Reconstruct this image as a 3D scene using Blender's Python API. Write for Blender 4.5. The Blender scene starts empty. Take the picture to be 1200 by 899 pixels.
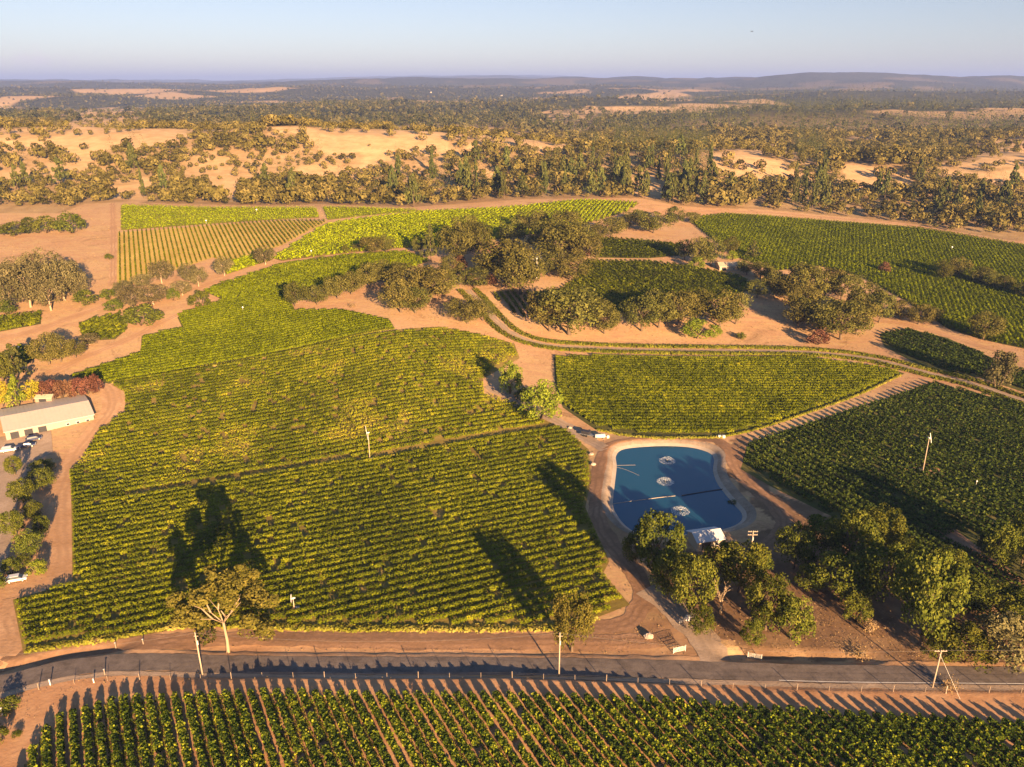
import bpy, math, random
import numpy as np
from mathutils import Vector, geometry as mgeo

# ------------------------------------------------------------------ camera, sky, sun, exposure
SC = bpy.context.scene
COL = SC.collection
F = 950.0                     # focal length in photo pixels (photo 1200 x 899)
CX, CY = 600.0, 449.5
HOR = 97.0                    # row of the true horizon
TH = math.atan((CY - HOR) / F)
CT, ST = math.cos(TH), math.sin(TH)
H = 110.0
SUN_EL = math.radians(13.0)
SH = np.array([-0.392, 0.920]); SH = SH / np.linalg.norm(SH)   # where shadows fall on the ground

cam = bpy.data.cameras.new('camera'); camo = bpy.data.objects.new('camera', cam); COL.objects.link(camo)
camo.location = (0, 0, H); camo.rotation_euler = (math.pi / 2 - TH, 0, 0)
cam.sensor_fit = 'HORIZONTAL'; cam.sensor_width = 36.0; cam.lens = 36.0 * F / 1200.0
cam.clip_start = 0.5; cam.clip_end = 120000.0
SC.camera = camo

world = bpy.data.worlds.new('World'); SC.world = world; world.use_nodes = True
wn = world.node_tree; wn.nodes.clear()
w_out = wn.nodes.new('ShaderNodeOutputWorld'); w_bg = wn.nodes.new('ShaderNodeBackground')
sky = wn.nodes.new('ShaderNodeTexSky'); sky.sky_type = 'NISHITA'; sky.sun_disc = False
sky.sun_elevation = SUN_EL
sky.sun_rotation = math.atan2(-SH[0], -SH[1])
sky.altitude = 300.0; sky.air_density = 1.0; sky.dust_density = 0.3; sky.ozone_density = 3.0
w_bg.inputs['Strength'].default_value = 0.05
# evening air: the sky is duller and mauve near the horizon, clear pale blue above
w_geo = wn.nodes.new('ShaderNodeNewGeometry'); w_sep = wn.nodes.new('ShaderNodeSeparateXYZ'); w_map = wn.nodes.new('ShaderNodeMapRange')
w_map.interpolation_type = 'SMOOTHSTEP'; w_map.inputs[1].default_value = 0.0; w_map.inputs[2].default_value = -0.11
w_tint = wn.nodes.new('ShaderNodeMix'); w_tint.data_type = 'RGBA'; w_tint.inputs[6].default_value = (0.62, 0.56, 0.66, 1); w_tint.inputs[7].default_value = (0.70, 0.555, 0.59, 1)
w_mul = wn.nodes.new('ShaderNodeMix'); w_mul.data_type = 'RGBA'; w_mul.blend_type = 'MULTIPLY'; w_mul.inputs[0].default_value = 1.0
wn.links.new(w_geo.outputs['Incoming'], w_sep.inputs[0]); wn.links.new(w_sep.outputs['Z'], w_map.inputs[0]); wn.links.new(w_map.outputs[0], w_tint.inputs[0])
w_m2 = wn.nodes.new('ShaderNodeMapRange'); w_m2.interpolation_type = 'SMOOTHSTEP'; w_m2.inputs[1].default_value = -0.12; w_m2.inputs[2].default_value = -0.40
w_t2 = wn.nodes.new('ShaderNodeMix'); w_t2.data_type = 'RGBA'; w_t2.inputs[7].default_value = (1.0, 0.88, 0.85, 1)  # sky above the view, out of sight, brightened to lift fill in the shadows
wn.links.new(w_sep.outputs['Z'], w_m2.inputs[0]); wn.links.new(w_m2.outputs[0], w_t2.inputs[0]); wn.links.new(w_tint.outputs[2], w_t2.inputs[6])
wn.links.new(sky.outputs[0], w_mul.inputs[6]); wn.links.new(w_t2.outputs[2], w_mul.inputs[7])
# one small pinkish cumulus low over the horizon at left
w_tc = wn.nodes.new('ShaderNodeTexCoord'); w_d = Vector(((45 - CX) / F, CT + (CY - 70) / F * ST, -ST + (CY - 70) / F * CT)).normalized()
w_mp = wn.nodes.new('ShaderNodeMapping'); w_mp.vector_type = 'POINT'; w_mp.inputs['Location'].default_value = (-w_d.x * 24, -w_d.y * 24, -w_d.z * 70); w_mp.inputs['Scale'].default_value = (24, 24, 70)
w_len = wn.nodes.new('ShaderNodeVectorMath'); w_len.operation = 'LENGTH'
w_ns = wn.nodes.new('ShaderNodeTexNoise'); w_ns.inputs['Scale'].default_value = 75; w_ns.inputs['Detail'].default_value = 6; w_ns.inputs['Roughness'].default_value = 0.62
w_ad = wn.nodes.new('ShaderNodeMath'); w_ad.operation = 'MULTIPLY_ADD'; w_ad.inputs[1].default_value = 2.6
w_rg = wn.nodes.new('ShaderNodeMapRange'); w_rg.inputs[1].default_value = 2.1; w_rg.inputs[2].default_value = 1.1
w_cl = wn.nodes.new('ShaderNodeMix'); w_cl.data_type = 'RGBA'; w_cl.inputs[7].default_value = (4.1, 3.65, 3.65, 1)
w_half = wn.nodes.new('ShaderNodeMath'); w_half.operation = 'MULTIPLY'; w_half.inputs[1].default_value = 0.75
L_ = wn.links.new
L_(w_tc.outputs['Generated'], w_mp.inputs[0]); L_(w_mp.outputs[0], w_len.inputs[0]); L_(w_tc.outputs['Generated'], w_ns.inputs['Vector']); L_(w_ns.outputs[0], w_ad.inputs[0]); L_(w_len.outputs['Value'], w_ad.inputs[2])
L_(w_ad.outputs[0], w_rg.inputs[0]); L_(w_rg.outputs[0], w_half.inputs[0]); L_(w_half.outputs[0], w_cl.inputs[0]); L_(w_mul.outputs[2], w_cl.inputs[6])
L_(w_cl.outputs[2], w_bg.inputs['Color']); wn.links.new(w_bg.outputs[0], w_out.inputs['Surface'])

sun = bpy.data.lights.new('sun', 'SUN'); suno = bpy.data.objects.new('sun', sun); COL.objects.link(suno)
sun.energy = 5.0; sun.angle = math.radians(0.5); sun.color = (1.0, 0.64, 0.33)
suno.rotation_euler = Vector((SH[0] * math.cos(SUN_EL), SH[1] * math.cos(SUN_EL), -math.sin(SUN_EL))).to_track_quat('-Z', 'Y').to_euler()
SC.view_settings.view_transform = 'Standard'; SC.view_settings.look = 'None'
SC.view_settings.exposure = 2.28; SC.view_settings.gamma = 1.0; SC.view_settings.use_curve_mapping = False
SC.cycles.max_bounces = 5; SC.cycles.diffuse_bounces = 3; SC.cycles.transparent_max_bounces = 8
SC.cycles.use_denoising = True

RNG = np.random.default_rng(7)
random.seed(7)

# ------------------------------------------------------------------ noise
def vnoise(x, y, scale, seed):
    x = np.asarray(x, float) / scale + 1000.3; y = np.asarray(y, float) / scale + 1000.7
    xi = np.floor(x).astype(np.int64); yi = np.floor(y).astype(np.int64)
    fx = x - xi; fy = y - yi
    fx = fx * fx * (3 - 2 * fx); fy = fy * fy * (3 - 2 * fy)
    def h(a, b):
        n = (a * 374761393 + b * 668265263 + seed * 1442695041) & 0x7fffffff
        n = ((n ^ (n >> 13)) * 1274126177) & 0x7fffffff
        return ((n ^ (n >> 16)) & 0xffff) / 65535.0
    a = h(xi, yi) * (1 - fx) + h(xi + 1, yi) * fx
    b = h(xi, yi + 1) * (1 - fx) + h(xi + 1, yi + 1) * fx
    return (a * (1 - fy) + b * fy) * 2 - 1

def sstep(a, b, x):
    t = np.clip((x - a) / (b - a), 0, 1)
    return t * t * (3 - 2 * t)

# ------------------------------------------------------------------ terrain as a height function
def yz(Y, y):
    dep = TH - math.atan((CY - y) / F)
    return H - Y * math.tan(dep)

NEAR = [(5, 0), (110, 0), (200, 0)]
COLS = {
 -500: [(230,0),(300,6),(400,15),(500,22),(590,28),(640,'y',226),(720,'y',196),(800,'y',168),(860,'y',151),(910,'y',148),(1100,'y',157),(2000,'y',134),(2300,'y',128),(2700,'y',136),(4000,'y',113),(4500,'y',110),(6000,'y',107),(9000,'y',101),(14000,'y',97),(25000,'y',95),(50000,'y',97)],
 0: [(230,0),(300,6),(400,15),(500,22),(590,28),(640,'y',226),(720,'y',196),(800,'y',170),(860,'y',153),(910,'y',149),(1100,'y',158),(2000,'y',134),(2300,'y',128),(2700,'y',136),(4000,'y',113),(4500,'y',110),(6000,'y',107),(9000,'y',101),(14000,'y',97),(25000,'y',95),(50000,'y',97)],
 150: [(230,0),(300,6),(400,15),(500,22),(590,28),(640,'y',230),(720,'y',200),(800,'y',168),(850,'y',152),(900,'y',147),(1100,'y',158),(2000,'y',134),(2300,'y',128),(2700,'y',136),(4000,'y',113),(4500,'y',110),(6000,'y',107),(9000,'y',101),(14000,'y',97),(25000,'y',95),(50000,'y',97)],
 300: [(230,0),(300,6),(400,16),(500,23),(600,28),(640,'y',236),(740,'y',202),(840,'y',168),(900,'y',152),(950,'y',149),(1150,'y',158),(1800,'y',142),(2300,'y',130),(3000,'y',121),(4000,'y',112),(7000,'y',103),(12000,'y',96),(14000,'y',96),(25000,'y',95),(50000,'y',97)],
 450: [(230,0),(320,11),(400,17),(500,22),(600,27),(645,'y',236),(740,'y',206),(840,'y',170),(900,'y',154),(950,'y',151),(1150,'y',162),(1800,'y',142),(2300,'y',129),(3000,'y',119),(3500,'y',123),(7000,'y',103),(9000,'y',92),(10000,'y',92),(12000,'y',98),(26000,'y',91),(32000,'y',91),(50000,'y',97)],
 600: [(230,0),(320,5),(400,13),(450,15),(540,18),(640,25),(680,'y',228),(760,'y',203),(850,'y',172),(900,'y',159),(940,'y',157),(1150,'y',168),(1800,'y',146),(2200,'y',134),(3000,'y',118),(3500,'y',122),(7000,'y',102),(9000,'y',91),(10000,'y',91),(12000,'y',98),(26000,'y',88),(32000,'y',88),(50000,'y',97)],
 700: [(230,0),(340,2),(400,10),(480,13),(560,17),(640,25),(690,'y',226),(770,'y',205),(850,'y',182),(890,'y',175),(1050,'y',182),(1500,'y',155),(1900,'y',140),(2500,'y',127),(3200,'y',119),(3600,'y',123),(7000,'y',103),(9000,'y',93),(10000,'y',94),(12000,'y',98),(26000,'y',92),(50000,'y',97)],
 800: [(230,0),(340,1),(390,8),(480,12),(600,14),(660,'y',238),(740,'y',214),(830,'y',184),(890,'y',170),(940,'y',167),(1100,'y',176),(1500,'y',152),(1900,'y',139),(2300,'y',132),(2700,'y',138),(6000,'y',105),(8000,'y',99),(9500,'y',97),(14000,'y',101),(25000,'y',95),(50000,'y',97)],
 900: [(230,0),(340,1),(390,6),(480,10),(610,13),(670,'y',240),(740,'y',218),(820,'y',184),(860,'y',172),(900,'y',168),(1050,'y',180),(1350,'y',158),(1600,'y',154),(1950,'y',130),(2150,'y',127),(2600,'y',136),(4500,'y',110),(5500,'y',105),(6500,'y',106),(8000,'y',92),(9000,'y',89),(12000,'y',97),(50000,'y',97)],
 1000: [(230,0),(340,1),(450,6),(610,11),(680,'y',242),(740,'y',224),(810,'y',198),(850,'y',192),(900,'y',190),(1000,'y',192),(1150,'y',172),(1300,'y',164),(1650,'y',154),(1950,'y',128),(2150,'y',123),(2600,'y',134),(4500,'y',109),(5500,'y',103),(6500,'y',105),(8000,'y',88),(9000,'y',85),(12000,'y',97),(50000,'y',97)],
 1100: [(230,0),(340,1),(450,5),(600,9),(680,'y',242),(760,'y',216),(840,'y',192),(890,'y',185),(980,'y',188),(1130,'y',172),(1250,'y',164),(1650,'y',154),(1950,'y',130),(2150,'y',124),(2600,'y',134),(4500,'y',110),(5500,'y',106),(6500,'y',106),(8000,'y',93),(9000,'y',89),(12000,'y',97),(50000,'y',97)],
 1200: [(230,0),(340,1),(450,4),(560,7),(660,'y',248),(750,'y',218),(830,'y',190),(890,'y',182),(970,'y',185),(1100,'y',168),(1200,'y',160),(1650,'y',153),(1950,'y',128),(2150,'y',122),(2600,'y',134),(4500,'y',111),(5500,'y',106),(6500,'y',107),(8000,'y',96),(9000,'y',93),(12000,'y',98),(50000,'y',97)],
 1700: [(230,0),(340,1),(450,4),(560,7),(660,'y',248),(750,'y',218),(830,'y',190),(890,'y',182),(970,'y',185),(1100,'y',168),(1200,'y',160),(1650,'y',153),(1950,'y',128),(2150,'y',122),(2600,'y',134),(4500,'y',111),(5500,'y',106),(6500,'y',107),(8000,'y',96),(9000,'y',93),(12000,'y',98),(50000,'y',97)]
}
L0, L1, NL = math.log(5), math.log(52000), 1400
LG = np.linspace(L0, L1, NL)
TG = np.linspace(-1.3, 1.3, 261)
def _table():
    pxs = sorted(COLS); ts = np.array([(p - CX) / F / 1.05 for p in pxs]); rows = []
    for p in pxs:
        ks = NEAR + COLS[p]
        xs = [math.log(k[0]) for k in ks]; zs = [k[1] if len(k) == 2 else yz(k[0], k[2]) for k in ks]
        rows.append(np.interp(LG, xs, zs))
    rows = np.array(rows)
    tab = np.array([[0.0]]) * np.zeros((len(TG), NL))
    for j in range(NL): tab[:, j] = np.interp(TG, ts, rows[:, j])
    k = np.arange(-40, 41); g = np.exp(-0.5 * (k / 5.0) ** 2); g /= g.sum()
    pad = np.pad(tab, ((0, 0), (40, 40)), mode='edge')
    tab = np.array([np.convolve(r, g, 'valid') for r in pad])
    k = np.arange(-20, 21); g = np.exp(-0.5 * (k / 3.2) ** 2); g /= g.sum()
    pad = np.pad(tab, ((20, 20), (0, 0)), mode='edge')
    tab = np.array([np.convolve(pad[:, j], g, 'valid') for j in range(NL)]).T
    return tab
TAB = _table()

def zbase(X, Y):
    X = np.asarray(X, float); Y = np.asarray(Y, float)
    Yc = np.clip(Y, 5.5, 51000); t = np.clip(X / np.maximum(Yc, 60), -1.295, 1.295)
    a = (np.log(Yc) - L0) / (L1 - L0) * (NL - 1); b = (t - TG[0]) / (TG[1] - TG[0])
    i = np.clip(a.astype(int), 0, NL - 2); j = np.clip(b.astype(int), 0, len(TG) - 2)
    fa = a - i; fb = b - j
    z = (TAB[j, i] * (1 - fb) + TAB[j + 1, i] * fb) * (1 - fa) + (TAB[j, i + 1] * (1 - fb) + TAB[j + 1, i + 1] * fb) * fa
    w = sstep(620, 900, Y)
    z = z + w * (4.5 * vnoise(X, Y * 0.45, 100, 1) + 1.8 * vnoise(X, Y, 45, 2))
    w = sstep(1500, 2800, Y)
    z = z + w * (13 * vnoise(X, Y, 420, 3)) + sstep(1500, 3200, Y) * 26 * vnoise(X, Y * 1.6, 1000, 6)
    w = sstep(4000, 8000, Y)
    z = z + w * (30 * vnoise(X, Y * 1.3, 900, 4) + 24 * vnoise(X, Y, 2300, 5)) * sstep(60000, 20000, Y)
    return z

def ray(px, py):
    u = (px - CX) / F; v = (CY - py) / F
    return np.array([u, CT + v * ST, -ST + v * CT])

def at(px, py, z=None, zf=None):
    """pixel of the photograph -> point on the ground (or on the level z)"""
    d = ray(px, py)
    if z is not None:
        s = (z - H) / d[2]; return np.array([d[0] * s, d[1] * s, z])
    zf = zf or zfun
    Ys = np.exp(np.linspace(math.log(60), math.log(48000), 2500))
    s = Ys / d[1]; g = zf(d[0] * s, Ys) - (H + d[2] * s)
    k = np.argmax(g > 0)
    if g[k] <= 0: k = len(Ys) - 1
    a, b = Ys[max(k - 1, 0)], Ys[k]
    for _ in range(30):
        m = 0.5 * (a + b); s = m / d[1]
        if zf(np.array([d[0] * s]), np.array([m]))[0] > H + d[2] * s: b = m
        else: a = m
    s = b / d[1]
    return np.array([d[0] * s, b, H + d[2] * s])

def proj(X, Y, Z):
    X = np.asarray(X, float); Y = np.asarray(Y, float); Z = np.asarray(Z, float) - H
    dep = Y * CT - Z * ST; up = Y * ST + Z * CT
    dep = np.where(dep < 1e-3, 1e-3, dep)
    return CX + F * X / dep, CY - F * up / dep

# ---- road line (needed by the bank and the ditch)
ROAD_PX = [(-260, 838), (-120, 820), (0, 801.5), (60, 787), (120, 778.5), (180, 776), (260, 778.5), (360, 780), (500, 780.5), (640, 781.5), (800, 785), (960, 790), (1080, 791.5), (1200, 792.5), (1450, 795)]
ROAD = np.array([at(x, y, 0.0)[:2] for x, y in ROAD_PX])
_RX, _RY = ROAD[:, 0], ROAD[:, 1]
def catmull(P, n=16, closed=False):
    P = np.asarray(P, float); out = []
    N = len(P)
    for i in range(N if closed else N - 1):
        if closed: p0, p1, p2, p3 = P[(i - 1) % N], P[i], P[(i + 1) % N], P[(i + 2) % N]
        else: p0, p1, p2, p3 = P[max(i - 1, 0)], P[i], P[i + 1], P[min(i + 2, N - 1)]
        for k in range(n):
            t = k / n
            out.append(0.5 * ((2 * p1) + (-p0 + p2) * t + (2 * p0 - 5 * p1 + 4 * p2 - p3) * t * t + (-p0 + 3 * p1 - 3 * p2 + p3) * t ** 3))
    if not closed: out.append(P[-1])
    return np.array(out)
ROADC = catmull(ROAD, 12)
def roadY(X): return np.interp(X, ROADC[:, 0], ROADC[:, 1])

# ---- pond outline (water edge in the photograph)
def c5(x, y): return (660 + x / 4.61, 480 + y / 4.61)
POND_PX = [c5(*p) for p in [(285,250),(325,215),(440,201),(560,197),(690,205),(785,232),(815,268),(810,330),(830,392),(872,452),(930,520),(965,562),(958,605),(890,640),(760,662),(600,680),(470,680),(390,662),(335,626),(290,570),(268,510),(278,400),(288,310)]]
POND = catmull(np.array([at(x, y, -0.9)[:2] for x, y in POND_PX]), 6, True)
def inside(P, X, Y):
    X = np.asarray(X, float); Y = np.asarray(Y, float); c = np.zeros(X.shape, bool); n = len(P); j = n - 1
    for i in range(n):
        xi, yi = P[i]; xj, yj = P[j]
        if yi != yj:
            c ^= ((yi > Y) != (yj > Y)) & (X < (xj - xi) * (Y - yi) / (yj - yi) + xi)
        j = i
    return c
def dist_poly(P, X, Y, closed=True):
    X = np.asarray(X, float); Y = np.asarray(Y, float); d = np.full(X.shape, 1e9); n = len(P)
    for i in range(n if closed else n - 1):
        a, b = P[i], P[(i + 1) % n]; e = b - a; l2 = max(e @ e, 1e-9)
        t = np.clip(((X - a[0]) * e[0] + (Y - a[1]) * e[1]) / l2, 0, 1)
        d = np.minimum(d, np.hypot(X - a[0] - t * e[0], Y - a[1] - t * e[1]))
    return d
PB = (POND[:, 0].min() - 14, POND[:, 0].max() + 14, POND[:, 1].min() - 14, POND[:, 1].max() + 14)

def zfun(X, Y):
    X = np.asarray(X, float); Y = np.asarray(Y, float); z = zbase(X, Y)
    m = (Y < 175) & (Y > -300)
    if m.any():
        x, y = X[m], Y[m]; dy = y - roadY(x)
        b = 1.75 * sstep(-72, -40, x) * sstep(44, 14, x) * (0.8 + 0.2 * vnoise(x, 0 * x, 9, 11)) + 0.25 * sstep(34, 60, x)
        z[m] += b * sstep(-3.7, -5.2, dy)
        dt = 0.85 * (sstep(40, 46, x) * sstep(78, 70, x) + sstep(-78, -84, x) + 0.25 * sstep(-70, -66, x) * sstep(36, 30, x))
        z[m] -= dt * sstep(3.1, 4.0, dy) * sstep(8.0, 5.2, dy)
    m = (X > PB[0]) & (X < PB[1]) & (Y > PB[2]) & (Y < PB[3])
    if m.any():
        x, y = X[m], Y[m]; ins = inside(POND, x, y); d = dist_poly(POND, x, y) * np.where(ins, 1, -1)
        z[m] += 0.35 * sstep(-9, -3.5, d) - 3.6 * sstep(-3.0, 1.0, d)
    return z
def zat(x, y): return float(zfun(np.array([x]), np.array([y]))[0])

# ------------------------------------------------------------------ mesh and tagging helpers
def link(name, me, parent=None, loc=None):
    o = bpy.data.objects.new(name, me); COL.objects.link(o)
    if parent is not None: o.parent = parent
    if loc is not None: o.location = loc
    return o
def tag(o, label, cat, group=None):
    o['label'] = label; o['category'] = cat
    if group: o['group'] = group
    return o
def structure(o): o['kind'] = 'structure'; return o
def stuff(o, label, cat):
    o['kind'] = 'stuff'; o['label'] = label; o['category'] = cat; return o
def empty(name, loc, rz=0.0, sc=(1, 1, 1)):
    o = bpy.data.objects.new(name, None); COL.objects.link(o); o.location = loc; o.rotation_euler = (0, 0, rz); o.scale = sc
    o.empty_display_size = 0.5
    return o

def np_mesh(name, V, Fa, mat, tint=None, smooth=False):
    """V (n,3); Fa (m,k) faces of k corners"""
    V = np.asarray(V, np.float32); Fa = np.asarray(Fa, np.int32); m, k = Fa.shape
    me = bpy.data.meshes.new(name)
    me.vertices.add(len(V)); me.vertices.foreach_set('co', V.ravel())
    me.loops.add(m * k); me.loops.foreach_set('vertex_index', Fa.ravel())
    me.polygons.add(m); me.polygons.foreach_set('loop_start', np.arange(0, m * k, k, dtype=np.int32))
    me.polygons.foreach_set('loop_total', np.full(m, k, np.int32))
    if smooth: me.polygons.foreach_set('use_smooth', np.ones(m, bool))
    me.update(calc_edges=True)
    if tint is not None:
        a = me.attributes.new('tint', 'FLOAT', 'FACE'); a.data.foreach_set('value', np.asarray(tint, np.float32))
    if mat is not None: me.materials.append(mat)
    return me

class MB:
    """collects boxes, tubes and sheets into one mesh"""
    def __init__(s): s.v = []; s.f = []
    def add(s, V, Fs):
        n = len(s.v); s.v += [tuple(map(float, p)) for p in V]; s.f += [tuple(i + n for i in f) for f in Fs]
    def box(s, c, d, rz=0.0):
        c = np.array(c, float); hx, hy, hz = d[0] / 2, d[1] / 2, d[2] / 2; ca, sa = math.cos(rz), math.sin(rz)
        V = []
        for z in (-hz, hz):
            for x, y in ((-hx, -hy), (hx, -hy), (hx, hy), (-hx, hy)):
                V.append(c + np.array([x * ca - y * sa, x * sa + y * ca, z]))
        s.add(V, [(0, 3, 2, 1), (4, 5, 6, 7), (0, 1, 5, 4), (1, 2, 6, 5), (2, 3, 7, 6), (3, 0, 4, 7)])
    def hexa(s, V):  # 8 points, bottom 4 then top 4
        s.add(V, [(0, 3, 2, 1), (4, 5, 6, 7), (0, 1, 5, 4), (1, 2, 6, 5), (2, 3, 7, 6), (3, 0, 4, 7)])
    def tube(s, pts, rad, n=8, cap=True):
        pts = [np.array(p, float) for p in pts]; rad = rad if hasattr(rad, '__len__') else [rad] * len(pts)
        V = []; base = None
        for i, p in enumerate(pts):
            d = pts[min(i + 1, len(pts) - 1)] - pts[max(i - 1, 0)]; d = d / max(np.linalg.norm(d), 1e-9)
            a = np.array([0, 0, 1.0]) if abs(d[2]) < 0.9 else np.array([1.0, 0, 0])
            if base is not None: a = base
            u = np.cross(d, a); u /= max(np.linalg.norm(u), 1e-9); w = np.cross(u, d); base = w
            for k in range(n):
                q = 2 * math.pi * k / n; V.append(p + rad[i] * (math.cos(q) * u + math.sin(q) * w))
        Fs = []
        for i in range(len(pts) - 1):
            for k in range(n):
                Fs.append((i * n + k, i * n + (k + 1) % n, (i + 1) * n + (k + 1) % n, (i + 1) * n + k))
        if cap: Fs.append(tuple(range(n))[::-1]); Fs.append(tuple(range((len(pts) - 1) * n, len(pts) * n)))
        s.add(V, Fs)
    def ball(s, c, r, n=8, m=6):
        c = np.array(c, float); r = np.array(r if hasattr(r, '__len__') else (r, r, r), float); V = []
        for i in range(1, m):
            a = math.pi * i / m
            for k in range(n):
                b = 2 * math.pi * k / n; V.append(c + r * np.array([math.sin(a) * math.cos(b), math.sin(a) * math.sin(b), math.cos(a)]))
        V.append(c + r * np.array([0, 0, 1])); V.append(c - r * np.array([0, 0, 1])); t = len(V) - 2
        Fs = [(t, k, (k + 1) % n) for k in range(n)]
        for i in range(m - 2):
            for k in range(n): Fs.append((i * n + k, (i + 1) * n + k, (i + 1) * n + (k + 1) % n, i * n + (k + 1) % n))
        e = (m - 2) * n; Fs += [(t + 1, e + (k + 1) % n, e + k) for k in range(n)]
        s.add(V, Fs)
    def build(s, name, mat, parent=None, loc=None, smooth=False, bevel=0.0):
        me = bpy.data.meshes.new(name); me.from_pydata(s.v, [], s.f); me.materials.append(mat)
        if smooth:
            for p in me.polygons: p.use_smooth = True
        me.update()
        o = link(name, me, parent, loc)
        if bevel:
            b = o.modifiers.new('bevel', 'BEVEL'); b.width = bevel; b.segments = 2; b.limit_method = 'ANGLE'
        return o

# ------------------------------------------------------------------ materials
def nt(name):
    m = bpy.data.materials.new(name); m.use_nodes = True; m.node_tree.nodes.clear()
    return m, m.node_tree
def N(t, ty, **kw):
    n = t.nodes.new(ty)
    for k, v in kw.items():
        if k.startswith('i_'): n.inputs[k[2:].replace('_', ' ')].default_value = v
        else: setattr(n, k, v)
    return n
def ramp(t, stops):
    r = t.nodes.new('ShaderNodeValToRGB'); e = r.color_ramp.elements
    while len(e) > 1: e.remove(e[-1])
    e[0].position = stops[0][0]; e[0].color = (*stops[0][1], 1)
    for p, c in stops[1:]:
        q = e.new(p); q.color = (*c, 1)
    return r
def noise_tex(t, scale, detail=4, rough=0.6, vec=None, dist=0.0):
    n = N(t, 'ShaderNodeTexNoise'); n.inputs['Scale'].default_value = scale; n.inputs['Detail'].default_value = detail
    n.inputs['Roughness'].default_value = rough; n.inputs['Distortion'].default_value = dist
    if vec is not None: t.links.new(vec, n.inputs['Vector'])
    return n
def mixc(t, fac, a, b):
    m = t.nodes.new('ShaderNodeMix'); m.data_type = 'RGBA'
    for s, v in ((m.inputs[0], fac), (m.inputs[6], a), (m.inputs[7], b)):
        if isinstance(v, (int, float)): s.default_value = v
        elif isinstance(v, tuple): s.default_value = (*v, 1)
        else: t.links.new(v, s)
    return m.outputs[2]
def finish(t, col, rough=0.9, bump=None, bstr=0.4, bdist=0.1, spec=0.2):
    p = N(t, 'ShaderNodeBsdfPrincipled'); o = N(t, 'ShaderNodeOutputMaterial')
    if isinstance(col, tuple): p.inputs['Base Color'].default_value = (*col, 1)
    else: t.links.new(col, p.inputs['Base Color'])
    p.inputs['Roughness'].default_value = rough; p.inputs['Specular IOR Level'].default_value = spec
    if bump is not None:
        b = N(t, 'ShaderNodeBump'); b.inputs['Strength'].default_value = bstr; b.inputs['Distance'].default_value = bdist
        t.links.new(bump, b.inputs['Height']); t.links.new(b.outputs[0], p.inputs['Normal'])
    t.links.new(p.outputs[0], o.inputs['Surface'])
    return p
def pos(t): return N(t, 'ShaderNodeNewGeometry').outputs['Position']

def earth(name, c1, c2, c3, s1=0.05, s2=0.8, bump=0.5, extra=None):
    m, t = nt(name); p = pos(t)
    a = noise_tex(t, s1, 5, 0.65, p, 0.6); b = noise_tex(t, s2, 4, 0.7, p)
    r = ramp(t, [(0.3, c1), (0.52, c2), (0.72, c3)])
    ad = N(t, 'ShaderNodeMath', operation='MULTIPLY_ADD'); t.links.new(b.outputs[0], ad.inputs[0]); ad.inputs[1].default_value = 0.5
    sb = N(t, 'ShaderNodeMath', operation='SUBTRACT'); t.links.new(a.outputs[0], sb.inputs[0]); sb.inputs[1].default_value = 0.25
    t.links.new(sb.outputs[0], ad.inputs[2]); t.links.new(ad.outputs[0], r.inputs[0])
    col = r.outputs[0]
    if extra:
        e = noise_tex(t, extra[1], 5, 0.6, p, 0.8); er = ramp(t, [(extra[2], (0, 0, 0)), (extra[2] + 0.12, (1, 1, 1))]); t.links.new(e.outputs[0], er.inputs[0])
        col = mixc(t, er.outputs[0], col, extra[0])
    if 'lane' in name or 'asphalt' in name or 'drive' in name:
        at_ = N(t, 'ShaderNodeAttribute', attribute_name='rut'); mm = N(t, 'ShaderNodeMath', operation='MULTIPLY'); t.links.new(at_.outputs['Fac'], mm.inputs[0]); rr = ramp(t, [(0.35, (0.3, 0.3, 0.3)), (0.6, (1, 1, 1))]); t.links.new(a.outputs[0], rr.inputs[0]); t.links.new(rr.outputs[0], mm.inputs[1])
        col = mixc(t, mm.outputs[0], col, tuple(x * (1.22 if 'asphalt' in name else 0.70) for x in c2))
    finish(t, col, 0.95, b.outputs[0], bump, 0.25, 0.1)
    return m

def plain(name, c, rough=0.6, spec=0.4, metal=0.0, var=0.25, scale=3.0):
    m, t = nt(name); p = N(t, 'ShaderNodeTexCoord').outputs['Object']
    n = noise_tex(t, scale, 5, 0.65, p); r = ramp(t, [(0.3, tuple(x * (1 - var) for x in c)), (0.7, c)]); t.links.new(n.outputs[0], r.inputs[0])
    b = finish(t, r.outputs[0], rough, n.outputs[0], 0.15, 0.02, spec); b.inputs['Metallic'].default_value = metal
    return m

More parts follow.
